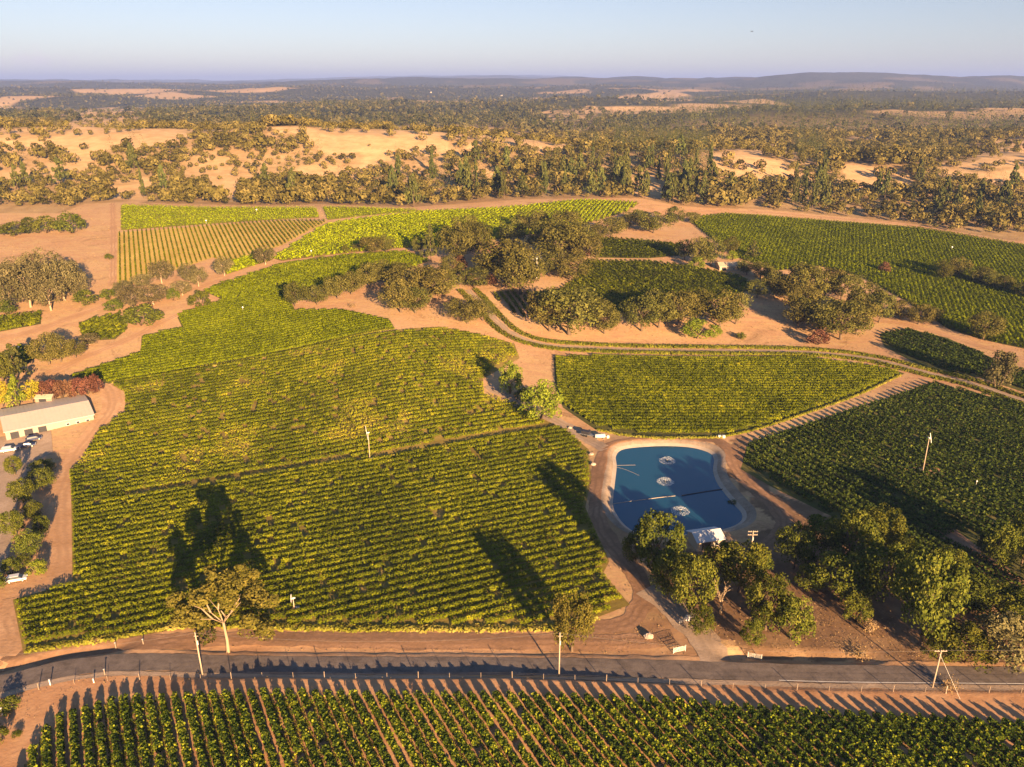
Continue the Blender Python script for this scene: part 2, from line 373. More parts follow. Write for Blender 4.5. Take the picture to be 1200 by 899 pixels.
def leaf(name, stops, trans=0.25, objvar=0.0):
    m, t = nt(name)
    a = N(t, 'ShaderNodeAttribute', attribute_name='tint'); r = ramp(t, stops); t.links.new(a.outputs['Fac'], r.inputs[0])
    col = r.outputs[0]
    if objvar:
        oi = N(t, 'ShaderNodeObjectInfo'); hs = N(t, 'ShaderNodeHueSaturation')
        mr = N(t, 'ShaderNodeMapRange'); mr.inputs[3].default_value = 1 - objvar; mr.inputs[4].default_value = 1 + objvar
        t.links.new(oi.outputs['Random'], mr.inputs[0]); t.links.new(mr.outputs[0], hs.inputs['Value'])
        m2 = N(t, 'ShaderNodeMapRange'); m2.inputs[3].default_value = 0.5 - objvar * 0.09; m2.inputs[4].default_value = 0.5 + objvar * 0.06
        wn_ = N(t, 'ShaderNodeTexWhiteNoise', noise_dimensions='1D'); t.links.new(oi.outputs['Random'], wn_.inputs['W'])
        t.links.new(wn_.outputs['Value'], m2.inputs[0]); t.links.new(m2.outputs[0], hs.inputs['Hue'])
        t.links.new(col, hs.inputs['Color']); col = hs.outputs[0]
    d = N(t, 'ShaderNodeBsdfDiffuse'); tr = N(t, 'ShaderNodeBsdfTranslucent'); mx = N(t, 'ShaderNodeMixShader'); mx.inputs[0].default_value = trans
    t.links.new(col, d.inputs[0]); t.links.new(col, tr.inputs[0]); t.links.new(d.outputs[0], mx.inputs[1]); t.links.new(tr.outputs[0], mx.inputs[2])
    o = N(t, 'ShaderNodeOutputMaterial'); t.links.new(mx.outputs[0], o.inputs['Surface'])
    return m

M = {}
M['vine'] = leaf('vine_leaves', [(0.0, (0.026, 0.035, 0.003)), (0.45, (0.102, 0.122, 0.006)), (0.8, (0.214, 0.225, 0.010)), (0.93, (0.316, 0.283, 0.020)), (1.0, (0.366, 0.272, 0.048))])
M['vine_near'] = leaf('near_vine_leaves', [(0.0, (0.022, 0.036, 0.008)), (0.35, (0.054, 0.085, 0.010)), (0.62, (0.127, 0.167, 0.014)), (0.85, (0.278, 0.316, 0.020)), (1.0, (0.435, 0.406, 0.035))])
M['vine_mid'] = leaf('smooth_vine_leaves', [(0.0, (0.066, 0.086, 0.003)), (0.5, (0.137, 0.168, 0.004)), (1.0, (0.230, 0.255, 0.010))])
M['vine_deep'] = leaf('vine_leaves_deep', [(0.0, (0.020, 0.033, 0.007)), (0.45, (0.058, 0.086, 0.014)), (0.8, (0.115, 0.149, 0.022)), (1.0, (0.180, 0.187, 0.036))])
M['vine_lime'] = leaf('vine_leaves_lime', [(0.0, (0.123, 0.164, 0.002)), (0.5, (0.257, 0.311, 0.004)), (1.0, (0.361, 0.407, 0.009))])
M['oak'] = leaf('oak_leaves', [(0.0, (0.034, 0.039, 0.009)), (0.5, (0.098, 0.097, 0.021)), (1.0, (0.165, 0.153, 0.040))], 0.15, 0.28)
M['green'] = leaf('green_leaves', [(0.0, (0.025, 0.037, 0.007)), (0.5, (0.081, 0.097, 0.013)), (1.0, (0.161, 0.165, 0.027))], 0.2, 0.22)
M['olive'] = leaf('olive_leaves', [(0.0, (0.045, 0.048, 0.010)), (0.5, (0.125, 0.118, 0.020)), (1.0, (0.22, 0.19, 0.04))], 0.28, 0.1)
M['pine'] = leaf('pine_needles', [(0.0, (0.024, 0.033, 0.010)), (0.5, (0.075, 0.086, 0.023)), (1.0, (0.141, 0.141, 0.040))], 0.12, 0.22)
M['lime'] = leaf('lime_leaves', [(0.0, (0.07, 0.10, 0.010)), (0.5, (0.16, 0.20, 0.018)), (1.0, (0.28, 0.30, 0.04))], 0.25, 0.12)
M['yellow'] = leaf('yellow_leaves', [(0.0, (0.140, 0.120, 0.008)), (0.5, (0.294, 0.255, 0.018)), (1.0, (0.420, 0.360, 0.040))], 0.25, 0.15)
M['rust'] = leaf('rust_leaves', [(0.0, (0.05, 0.024, 0.014)), (0.5, (0.115, 0.056, 0.032)), (1.0, (0.18, 0.095, 0.055))], 0.15, 0.2)
M['grey'] = leaf('grey_leaves', [(0.0, (0.045, 0.044, 0.018)), (0.5, (0.115, 0.102, 0.042)), (1.0, (0.20, 0.17, 0.08))], 0.15, 0.2)
M['grass'] = leaf('grass_blades', [(0.0, (0.07, 0.085, 0.008)), (0.5, (0.19, 0.19, 0.018)), (1.0, (0.34, 0.28, 0.07))], 0.2)
M['dry'] = leaf('dry_stalks', [(0.0, (0.13, 0.085, 0.038)), (0.5, (0.23, 0.155, 0.07)), (1.0, (0.33, 0.235, 0.115))], 0.1)
M['bark'] = plain('bark', (0.16, 0.115, 0.075), 0.95, 0.1, var=0.5, scale=6)
M['bark_pale'] = plain('pale_bark', (0.38, 0.28, 0.18), 0.9, 0.1, var=0.4, scale=5)
M['asphalt'] = earth('asphalt', (0.085, 0.070, 0.060), (0.13, 0.106, 0.092), (0.175, 0.145, 0.122), 0.35, 3.0, 0.15)
M['lane'] = earth('dirt_lane_soil', (0.33, 0.19, 0.095), (0.42, 0.25, 0.135), (0.50, 0.32, 0.18), 0.09, 0.9, 0.4)
M['lane_dark'] = earth('damp_lane_soil', (0.166, 0.098, 0.055), (0.243, 0.140, 0.079), (0.346, 0.206, 0.120), 0.10, 1.0, 0.4)
M['gravel'] = earth('gravel_drive', (0.24, 0.175, 0.12), (0.32, 0.235, 0.165), (0.40, 0.30, 0.22), 0.12, 2.0, 0.3)
M['grass_floor'] = earth('vineyard_grass', (0.13, 0.098, 0.024), (0.20, 0.15, 0.036), (0.29, 0.205, 0.065), 0.05, 0.7, 0.5)
M['green_floor'] = earth('vineyard_green_floor', (0.05, 0.055, 0.014), (0.085, 0.085, 0.022), (0.14, 0.12, 0.04), 0.05, 0.7, 0.5)
M['lime_floor'] = earth('vineyard_lime_floor', (0.14, 0.14, 0.012), (0.20, 0.19, 0.018), (0.26, 0.235, 0.03), 0.05, 0.7, 0.5)
M['straw_floor'] = earth('vineyard_straw_floor', (0.36, 0.25, 0.06), (0.44, 0.31, 0.08), (0.52, 0.38, 0.11), 0.05, 0.7, 0.3)
M['soil_floor'] = earth('vineyard_red_soil', (0.22, 0.115, 0.05), (0.30, 0.165, 0.075), (0.37, 0.215, 0.105), 0.08, 0.9, 0.5)
M['white'] = plain('white_paint', (0.78, 0.76, 0.72), 0.5, 0.4, var=0.08)
M['barn_wall'] = plain('barn_wall_boards', (0.300, 0.262, 0.217), 0.8, 0.2, var=0.2)
M['cream'] = plain('cream_metal_roof', (0.56, 0.47, 0.36), 0.5, 0.4, var=0.1, scale=0.6)
M['zinc'] = plain('galvanised_roof', (0.50, 0.50, 0.50), 0.6, 0.3, var=0.1, scale=0.8)
M['wall'] = plain('tan_wall', (0.42, 0.34, 0.24), 0.85, 0.2, var=0.2)
M['dark'] = plain('dark_opening', (0.03, 0.03, 0.035), 0.5, 0.3)
M['wood'] = plain('weathered_wood', (0.30, 0.23, 0.17), 0.9, 0.2, var=0.4, scale=8)
M['pole'] = plain('pale_pole_wood', (0.42, 0.33, 0.24), 0.9, 0.2, var=0.3, scale=5)
M['steel'] = plain('galvanised_steel', (0.62, 0.60, 0.55), 0.45, 0.5, metal=0.3, var=0.1)
M['navy'] = plain('navy_car_paint', (0.018, 0.03, 0.085), 0.5, 0.3, var=0.1)
M['silver'] = plain('silver_car_paint', (0.60, 0.61, 0.62), 0.3, 0.5, metal=0.2, var=0.05)
M['glass'] = plain('dark_window_glass', (0.03, 0.04, 0.05), 0.3, 0.4, var=0.05)
M['rubber'] = plain('black_rubber', (0.02, 0.02, 0.02), 0.8, 0.2)
M['grey_metal'] = plain('grey_painted_metal', (0.16, 0.17, 0.18), 0.5, 0.4)
M['wire'] = plain('dull_wire', (0.13, 0.115, 0.10), 0.7, 0.3)
M['foam'] = plain('white_foam', (0.585, 0.624, 0.640), 0.7, 0.3, var=0.1)
M['stone'] = plain('grey_stone', (0.42, 0.34, 0.27), 0.9, 0.2, var=0.4)

# ------------------------------------------------------------------ clearings and tree cover on the far slopes
CLEAR = [
 [(-40,168),(0,152),(40,150),(65,147),(110,144),(175,148),(230,153),(228,164),(165,168),(130,166),(110,186),(75,181),(60,166),(30,167)],
 [(125,213),(175,207),(174,226),(142,234),(112,230)],
 [(300,156),(340,151),(480,149),(480,168),(440,186),(395,200),(340,218),(338,188)],
 [(245,211),(290,204),(292,222),(250,222)],
 [(480,160),(560,151),(640,156),(692,171),(640,173),(590,167),(520,183),(480,172)],
 [(563,196),(582,190),(588,205),(570,205)],
 [(828,178),(850,168),(905,176),(935,207),(900,217),(828,212)],
 [(900,166),(945,180),(965,203),(930,197)],
 [(985,195),(1020,194),(1065,210),(1040,216),(1000,216)],
 [(1092,196),(1140,187),(1260,182),(1260,197),(1150,206),(1100,206)],
 [(1140,168),(1260,161),(1260,179),(1150,180)],
 [(742,210),(795,211),(797,223),(742,223)],
 [(640,131),(690,126),(705,136),(650,140)],
 [(-60,300),(-60,262),(60,262),(95,233),(142,236),(142,345),(-60,400)],
 [(205,243),(250,236),(345,243),(345,250),(205,250)],
 [(60,133),(110,124),(175,128),(165,136),(60,137)],
 [(100,110),(130,106),(150,110),(120,113)],
 [(940,160),(1010,158),(1060,165),(1000,168)],
]
FIELD_TOP = [(-400,300),(-100,262),(60,255),(100,240),(142,238),(250,241),(345,242),(372,240),(480,244),(620,234),(750,233),(800,243),(900,247),(1000,256),(1080,266),(1200,286),(1600,330)]
_ft = np.array(FIELD_TOP, float)
def cover(X, Y, Z):
    """share of the ground under trees, 0..1 (0 on all the farmed land)"""
    px, py = proj(X, Y, Z)
    jx = px + 9 * vnoise(X, Y, 40, 31) + 7 * vnoise(X, Y, 16, 36); jy = py + 5 * vnoise(X, Y, 45, 32) + 3 * vnoise(X, Y, 18, 37)
    c = np.ones_like(px)
    for P in CLEAR:
        P = np.array(P, float); x0, y0 = P.min(0) - 9; x1, y1 = P.max(0) + 18
        m = (px > x0) & (px < x1) & (py > y0) & (py < y1) & (Y < 3500)
        if m.any(): c[m] = np.where(inside(P, jx[m], jy[m]) | inside(P, jx[m], jy[m] - 8), 0.04 + 0.75 * sstep(0.12, 0.5, vnoise(X[m], Y[m], 24, 38)), c[m])
    c = np.where((Y < 1500) & (px < 520) & (py < 215), c * np.clip(0.78 + 0.75 * vnoise(X, Y, 75, 33) + 0.35 * vnoise(X, Y, 30, 39), 0.05, 1), c)
    far = sstep(1500, 2100, Y)
    gap = sstep(0.30, 0.42, vnoise(X, Y, 260, 34) * 0.7 + vnoise(X, Y, 700, 35) * 0.6)
    c = c * (1 - far * gap * (0.9 - 0.75 * sstep(4500, 7500, Y)))
    c = np.where((py > np.interp(px, _ft[:, 0], _ft[:, 1]) - 1.0) & (Y < 1000), 0, c)
    return np.clip(c, 0, 1)

# ------------------------------------------------------------------ ground sheet
def build_ground():
    rows = np.concatenate([np.array([-260, -150, -80, -40, -10, 10, 25, 40, 50]), np.arange(60, 100, 2.0), np.arange(100, 160, 0.55), np.arange(160, 300, 0.9),
                           np.arange(300, 700, 2.5), np.arange(700, 1600, 6.0), np.exp(np.linspace(math.log(1600), math.log(9000), 190)), np.exp(np.linspace(math.log(9200), math.log(45000), 90))])
    nc = 620; s = np.linspace(-1, 1, nc)
    half = 0.85 * np.maximum(rows, 60) + 100
    X = half[:, None] * s[None, :]; Y = np.repeat(rows[:, None], nc, 1)
    x, y = X.ravel(), Y.ravel()
    z = np.concatenate([zfun(x[i:i + 100000], y[i:i + 100000]) for i in range(0, len(x), 100000)])
    V = np.stack([x, y, z], 1)
    nr = len(rows); a = (np.arange(nr - 1)[:, None] * nc + np.arange(nc - 1)[None, :]).ravel()
    Fa = np.stack([a, a + 1, a + nc + 1, a + nc], 1)
    m, t = nt('dry_ground'); p = pos(t)
    big = noise_tex(t, 0.012, 5, 0.6, p, 0.8); mid = noise_tex(t, 0.09, 5, 0.7, p); fine = noise_tex(t, 0.9, 3, 0.7, p)
    r1 = ramp(t, [(0.3, (0.33, 0.185, 0.095)), (0.5, (0.42, 0.25, 0.135)), (0.7, (0.50, 0.32, 0.17))]); t.links.new(mid.outputs[0], r1.inputs[0])
    r2 = ramp(t, [(0.35, (0.42, 0.22, 0.115)), (0.65, (0.50, 0.345, 0.18))]); t.links.new(big.outputs[0], r2.inputs[0])
    c = mixc(t, 0.45, r1.outputs[0], r2.outputs[0])
    stz = N(t, 'ShaderNodeMapping'); stz.inputs['Scale'].default_value = (0.05, 0.22, 0.2); stz.inputs['Rotation'].default_value = (0, 0, 0.35); t.links.new(p, stz.inputs[0])
    sn = noise_tex(t, 1.0, 6, 0.72, stz.outputs[0], 1.2); sr = ramp(t, [(0.46, (0, 0, 0)), (0.62, (0.95, 0.95, 0.95))]); t.links.new(sn.outputs[0], sr.inputs[0])
    c = mixc(t, sr.outputs[0], c, (0.47, 0.315, 0.15))
    s2 = noise_tex(t, 0.045, 7, 0.75, p, 1.5); s2r = ramp(t, [(0.55, (0, 0, 0)), (0.68, (0.9, 0.9, 0.9))]); t.links.new(s2.outputs[0], s2r.inputs[0])
    c = mixc(t, s2r.outputs[0], c, (0.25, 0.15, 0.075))
    fr = ramp(t, [(0.25, (0.72, 0.72, 0.72)), (0.7, (1.08, 1.08, 1.08))]); t.links.new(fine.outputs[0], fr.inputs[0])
    mu = t.nodes.new('ShaderNodeMix'); mu.data_type = 'RGBA'; mu.blend_type = 'MULTIPLY'; mu.inputs[0].default_value = 0.8
    t.links.new(c, mu.inputs[6]); t.links.new(fr.outputs[0], mu.inputs[7]); c = mu.outputs[2]
    def att(n): return N(t, 'ShaderNodeAttribute', attribute_name=n).outputs['Fac']
    soil = ramp(t, [(0.3, (0.29, 0.15, 0.072)), (0.5, (0.40, 0.22, 0.112)), (0.7, (0.48, 0.29, 0.155))]); t.links.new(mid.outputs[0], soil.inputs[0])
    c = mixc(t, att('soil'), c, soil.outputs[0])
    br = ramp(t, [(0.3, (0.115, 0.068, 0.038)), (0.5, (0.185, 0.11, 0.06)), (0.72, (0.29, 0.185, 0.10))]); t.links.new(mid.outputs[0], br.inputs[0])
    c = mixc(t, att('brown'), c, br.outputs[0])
    fl = ramp(t, [(0.3, (0.085, 0.07, 0.03)), (0.7, (0.19, 0.135, 0.065))]); t.links.new(mid.outputs[0], fl.inputs[0])
    st = ramp(t, [(0.3, (0.40, 0.25, 0.115)), (0.5, (0.51, 0.34, 0.165)), (0.7, (0.60, 0.42, 0.215))]); t.links.new(mid.outputs[0], st.inputs[0])
    c = mixc(t, att('straw'), c, st.outputs[0])
    c = mixc(t, att('forest'), c, fl.outputs[0])
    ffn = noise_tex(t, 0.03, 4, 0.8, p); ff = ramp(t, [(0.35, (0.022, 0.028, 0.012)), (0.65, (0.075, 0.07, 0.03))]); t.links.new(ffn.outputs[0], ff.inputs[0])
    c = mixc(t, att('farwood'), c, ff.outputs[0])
    finish(t, c, 0.95, fine.outputs[0], 0.5, 0.15, 0.1)
    me = np_mesh('ground', V, Fa, m, None, True)
    cv = np.zeros(len(x)); k = y > 560; cv[k] = cover(x[k], y[k], z[k])
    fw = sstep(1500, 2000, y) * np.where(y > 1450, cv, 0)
    px, py = proj(x, y, z)
    jx = px + 10 * vnoise(x, y, 6, 41) + 5 * vnoise(x, y, 2, 43); jy = py + 6 * vnoise(x, y, 6, 42) + 3 * vnoise(x, y, 2, 44)
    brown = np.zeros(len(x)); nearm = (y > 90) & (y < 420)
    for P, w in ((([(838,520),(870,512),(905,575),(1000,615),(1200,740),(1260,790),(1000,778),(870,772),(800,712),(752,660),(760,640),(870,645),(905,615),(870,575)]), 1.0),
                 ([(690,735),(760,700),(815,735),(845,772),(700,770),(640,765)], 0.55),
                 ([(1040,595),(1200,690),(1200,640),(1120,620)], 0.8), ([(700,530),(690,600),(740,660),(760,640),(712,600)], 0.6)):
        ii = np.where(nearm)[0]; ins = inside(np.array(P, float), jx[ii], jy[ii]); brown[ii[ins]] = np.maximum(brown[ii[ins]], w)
    dy = y - roadY(x)
    soil = np.where((y < 175) & (dy < -3), 1.0, 0.0) + np.where((y < 175) & (dy > 3) & (dy < 16), 0.6, 0) * (x < 40) + np.where((x > -140) & (x < -70) & (y > 150) & (y < 290), 0.6, 0)
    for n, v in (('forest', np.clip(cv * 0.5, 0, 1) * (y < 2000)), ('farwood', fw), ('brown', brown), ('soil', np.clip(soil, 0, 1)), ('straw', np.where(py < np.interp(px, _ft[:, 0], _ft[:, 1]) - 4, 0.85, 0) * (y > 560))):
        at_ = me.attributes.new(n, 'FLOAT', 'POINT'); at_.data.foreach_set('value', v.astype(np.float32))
    o = structure(link('ground', me)); return o, float(z.min()), float(z.max())
GROUND, ZMIN, ZMAX = build_ground()

# ------------------------------------------------------------------ the evening air
bpy_box = MB(); hz0, hz1 = ZMIN - 1.0, max(ZMAX + 30, H + 60)
bpy_box.box((0, 22500, (hz0 + hz1) / 2), (2 * 42000, 47000, hz1 - hz0))
mh, th = nt('haze_air'); pv = N(th, 'ShaderNodeVolumePrincipled'); oh = N(th, 'ShaderNodeOutputMaterial')
pv.inputs['Color'].default_value = (0.25, 0.37, 0.80, 1); pv.inputs['Density'].default_value = 7e-5; pv.inputs['Anisotropy'].default_value = 0.0
th.links.new(pv.outputs[0], oh.inputs['Volume'])
haze = bpy_box.build('haze', mh); haze['kind'] = 'stuff'

# ------------------------------------------------------------------ draped sheets and strips
def drape(name, poly, mat, off, step, zf=None):
    poly = np.asarray(poly, float); bd = []
    for i in range(len(poly)):
        a, b = poly[i], poly[(i + 1) % len(poly)]; n = max(1, int(np.linalg.norm(b - a) / step))
        for k in range(n): bd.append(a + (b - a) * k / n)
    bd = np.array(bd); x0, y0 = bd.min(0); x1, y1 = bd.max(0)
    gx, gy = np.meshgrid(np.arange(x0, x1, step), np.arange(y0, y1, step)); gx = gx.ravel() + RNG.uniform(-.2, .2, gx.size) * step; gy = gy.ravel() + RNG.uniform(-.2, .2, gy.size) * step
    k = inside(bd, gx, gy); gx, gy = gx[k], gy[k]; k = dist_poly(bd, gx, gy) > 0.45 * step; gx, gy = gx[k], gy[k]
    pts = [Vector(p) for p in bd] + [Vector((a, b)) for a, b in zip(gx, gy)]; nb = len(bd)
    vs, es, fs, _, _, _ = mgeo.delaunay_2d_cdt(pts, [(i, (i + 1) % nb) for i in range(nb)], [list(range(nb))], 1, 1e-4)
    V = np.array([(v[0], v[1], 0) for v in vs]); V[:, 2] = zfun(V[:, 0], V[:, 1]) + off
    me = bpy.data.meshes.new(name); me.from_pydata(V.tolist(), [], [tuple(f) for f in fs]); me.materials.append(mat); me.update()
    if len(me.polygons) and sum(p.normal.z for p in me.polygons) < 0: me.flip_normals()
    return structure(link(name, me))
def pxpoly(P): return np.array([at(x, y)[:2] for x, y in P])
def resample(P, step):
    P = np.asarray(P, float); d = np.r_[0, np.cumsum(np.hypot(*np.diff(P, axis=0).T))]; n = max(2, int(d[-1] / step) + 1); s = np.linspace(0, d[-1], n)
    return np.stack([np.interp(s, d, P[:, 0]), np.interp(s, d, P[:, 1])], 1), s
def normals2(P):
    T = np.gradient(P, axis=0); T /= np.maximum(np.hypot(T[:, 0], T[:, 1])[:, None], 1e-9); return np.stack([-T[:, 1], T[:, 0]], 1)
def strip(name, ctr, width, mat, off, step=1.2, nx=5, jit=0.25, shift=0.0):
    P, s = resample(ctr, step); Nn = normals2(P); cols = []
    wl = width / 2 + jit * vnoise(s, 0 * s, 5, 51) + jit * vnoise(s, 0 * s, 1.7, 53); wr = width / 2 + jit * vnoise(s, 0 * s, 5, 52) + jit * vnoise(s, 0 * s, 1.7, 54)
    for k in range(nx):
        q = k / (nx - 1); w = shift + (-wl * (1 - q) + wr * q); cols.append(P + Nn * w[:, None])
    A = np.stack(cols, 1).reshape(-1, 2); V = np.c_[A, zfun(A[:, 0], A[:, 1]) + off]
    n = len(P); a = (np.arange(n - 1)[:, None] * nx + np.arange(nx - 1)[None, :]).ravel()
    me = np_mesh(name, V, np.stack([a, a + nx, a + nx + 1, a + 1], 1), mat)
    q = np.abs(np.linspace(-1, 1, nx)) * width / 2; rut = np.exp(-((q - 0.85) / 0.35) ** 2) * (0.9 if 'lane' in name or 'drive' in name else 0.5)
    a_ = me.attributes.new('rut', 'FLOAT', 'POINT'); a_.data.foreach_set('value', np.tile(rut, n).astype(np.float32))
    if sum(p.normal.z for p in me.polygons) < 0: me.flip_normals()
    return structure(link(name, me))
def pxline(P, n=8): return catmull(pxpoly(P), n)

strip('road', ROADC, 5.3, M['asphalt'], 0.10, 1.0, 15, 0.12)
strip('road_edge_line', ROADC[(ROADC[:, 0] > 52)], 0.11, M['white'], 0.112, 1.0, 2, 0.01, -2.25)
strip('road_verge', ROADC, 1.6, M['lane'], 0.07, 1.0, 3, 0.3, 3.3)
strip('road_verge', ROADC[(ROADC[:, 0] > 40) | (ROADC[:, 0] < -62)], 1.7, M['gravel'], 0.07, 1.0, 3, 0.3, -3.4)
LANES = [
 ('dirt_lane', [(-60,795),(0,776),(60,765),(130,757),(210,751),(300,748),(420,750),(560,751),(650,752),(720,752),(790,748)], 5.0, 'lane_dark', 0.055),
 ('dirt_lane', [(690,736),(722,733),(745,722),(754,706),(752,690),(738,664),(712,632),(700,600),(701,565),(706,540),(716,525),(745,517),(800,514),(838,516),(856,528),(866,552),(884,574),(906,592),(918,612),(908,634),(880,644)], 5.0, 'lane_dark', 0.065),
 ('gravel_drive', [(846,779),(832,760),(815,738),(798,720),(775,702),(757,690)], 7.0, 'gravel', 0.085),
 ('dirt_lane', [(712,526),(690,516),(660,498),(625,480),(590,462),(572,452)], 5.0, 'gravel', 0.075),
 ('pond_lane', [(548,340),(560,352),(580,374),(602,392),(640,404),(700,408.5),(800,411),(940,413),(1020,421),(1090,438),(1140,450),(1200,470),(1320,505)], 3.2, 'gravel', 0.10),
 ('dirt_lane', [(45,700),(70,690),(73,650),(71,610),(76,570),(92,530),(118,497),(131,475),(126,456),(108,447),(80,444)], 6.5, 'lane', 0.06),
 ('dirt_lane', [(60,437),(110,414),(150,398),(185,380),(225,362),(262,350)], 5.0, 'lane', 0.06),
 ('dirt_lane', [(-40,402),(40,388),(95,368),(150,352),(210,345)], 6.0, 'lane', 0.055),
 ('dirt_lane', [(132,238),(133,280),(132,335)], 4.0, 'lane', 0.06),
 ('dirt_lane', [(150,362),(235,336),(330,309),(470,292.5),(510,304),(545,322),(556,345)], 4.0, 'lane', 0.065),
 ('dirt_lane', [(745,246),(800,247),(900,249),(1000,257.5),(1070,264),(1200,287)], 5.0, 'lane', 0.07),
 ('dirt_lane', [(1010,375),(1060,380),(1110,393),(1160,409),(1260,436)], 4.0, 'lane', 0.06),
 ('dirt_lane', [(1075,318),(1120,338),(1200,366),(1300,400)], 6.0, 'lane', 0.075),
 ('dirt_lane', [(1100,618),(1140,648),(1200,693),(1300,765)], 7.0, 'lane_dark', 0.13),
 ('dirt_lane', [(20,700),(12,730),(10,760),(-10,782)], 6.0, 'lane', 0.06),
]
for nm, P, w, mt, off in LANES:
    c = pxline(P); strip(nm, c, w, M[mt], off + 0.04 * (c[:, 1].mean() > 300), 1.5 if c[:, 1].mean() < 300 else 2.5, 13, 0.5)
drape('yard', pxpoly([(-60,520),(60,505),(62,530),(40,545),(22,580),(14,640),(-2,690),(-60,690)]), M['gravel'], 0.09, 2.0)

# ------------------------------------------------------------------ pond: liner bank, water
def offset_poly(P, d):
    T = np.roll(P, -1, 0) - np.roll(P, 1, 0); T /= np.hypot(T[:, 0], T[:, 1])[:, None]; Nn = np.stack([T[:, 1], -T[:, 0]], 1)
    area = 0.5 * np.sum(P[:, 0] * np.roll(P[:, 1], -1) - np.roll(P[:, 0], -1) * P[:, 1])
    return P + Nn * d * (1 if area > 0 else -1)
def ring(name, levels, mat, smooth=True):
    n = len(POND); V = []
    for d, z in levels:
        Q = offset_poly(POND, d); zz = zfun(Q[:, 0], Q[:, 1]) + 0.06 if z is None else np.full(n, z); V.append(np.c_[Q, zz])
    V = np.concatenate(V); Fs = []
    for k in range(len(levels) - 1):
        for i in range(n): Fs.append((k * n + i, k * n + (i + 1) % n, (k + 1) * n + (i + 1) % n, (k + 1) * n + i))
    me = np_mesh(name, V, Fs, mat, None, smooth)
    if me.polygons[0].normal.z < 0: me.flip_normals()
    return structure(link(name, me))
M['liner'] = earth('pond_bank_gravel', (0.18, 0.135, 0.10), (0.26, 0.20, 0.145), (0.36, 0.28, 0.21), 0.1, 1.2, 0.4)
M['liner_sheet'] = plain('pond_liner_sheet', (0.36, 0.30, 0.24), 0.7, 0.3, var=0.25, scale=0.5)
ring('pond_bank', [(-2.0, -2.6), (-0.6, -1.15), (0.35, -0.72), (1.2, -0.30)], M['liner_sheet'])
ring('pond_bank_rim', [(1.1, -0.33), (1.8, 0.10), (2.4, 0.36), (3.0, 0.42), (3.6, None)], M['liner'])
mw, tw = nt('pond_water'); pw = finish(tw, (0.010, 0.058, 0.110), 0.10, noise_tex(tw, 1.3, 4, 0.6, pos(tw)).outputs[0], 0.12, 0.05, 0.5)
pw.inputs['IOR'].default_value = 1.33
wv = offset_poly(POND, 0.25); me = bpy.data.meshes.new('pond_water'); me.from_pydata([(x, y, -0.9) for x, y in wv], [], [tuple(range(len(wv)))]); me.materials.append(mw); me.update()
if me.polygons[0].normal.z < 0: me.flip_normals()
structure(link('pond_water', me))

# ------------------------------------------------------------------ leaves
def quads(P, Nr, size, rng, asp=0.75):
    """leaf faces: centres P, normals Nr, half sizes"""
    n = len(P); Nr = Nr / np.maximum(np.linalg.norm(Nr, axis=1)[:, None], 1e-9)
    R = rng.normal(size=(n, 3)); U = np.cross(Nr, R); U /= np.maximum(np.linalg.norm(U, axis=1)[:, None], 1e-9); W = np.cross(Nr, U)
    s = np.asarray(size).reshape(-1, 1) * np.ones((n, 1)); U = U * s; W = W * s * asp
    b = Nr * s * rng.uniform(-0.35, 0.35, (n, 1))
    V = np.stack([P - U - W * 0.6, P + W * -0.9 + U * 0.5 + b, P + U + W * 0.7, P - U * 0.5 + W + b], 1).reshape(-1, 3)
    return V
def qfaces(n): return np.arange(n * 4, dtype=np.int32).reshape(n, 4)

def row_leaves(path, dens, w, h0, h1, size, pitch, gap, rng, upb=0.35, seed=0, dead=None, modul=0.45, tsd=0.11):
    P, s = resample(path, 0.5); L = s[-1]; n = int(L * dens)
    if n < 4: return None
    u = rng.uniform(0, L, n); x = np.interp(u, s, P[:, 0]); y = np.interp(u, s, P[:, 1]); Nn = normals2(P)
    nx = np.interp(u, s, Nn[:, 0]); ny = np.interp(u, s, Nn[:, 1])
    nv = int(L / pitch) + 2; vi = (u / pitch).astype(int); ph = u / pitch - vi
    vw = rng.uniform(0.75, 1.2, nv)[vi]; vh = rng.uniform(0.82, 1.12, nv)[vi]; vt = rng.normal(0, 0.10, nv)[vi]; miss = (rng.uniform(size=nv) < gap)[vi]
    shape = 1 - modul + modul * np.sin(np.pi * ph) ** 0.7
    dd = 0
    if dead is not None:
        dd = dead(x, y); miss = miss | (rng.uniform(size=n) < 0.55 * dd)
    a = rng.uniform(-0.25, np.pi + 0.25, n); r = rng.uniform(0.55, 1.05, n)
    lat = np.cos(a) * w * r * vw * shape; hc = (h0 + h1) * 0.45; up = np.sin(a)
    z = np.where(up > 0, hc + up * (h1 - hc) * r * vh * (0.75 + 0.25 * shape), hc + up * (hc - h0) * r)
    z = np.where(rng.uniform(size=n) < 0.30, rng.uniform(h0, hc, n), z)
    X = x + nx * lat; Y = y + ny * lat; Z = zfun(X, Y) + z
    Nr = np.stack([nx * np.cos(a), ny * np.cos(a), np.maximum(up, 0) + upb], 1) + rng.normal(0, 0.45, (n, 3))
    t = 0.45 + vt + rng.normal(0, tsd, n) + 0.15 * vnoise(X, Y, 14, 61 + seed) + 0.28 * dd
    k = ~miss
    return np.stack([X, Y, Z], 1)[k], Nr[k], (size * rng.uniform(0.65, 1.3, n))[k], np.clip(t, 0.02, 0.92)[k]

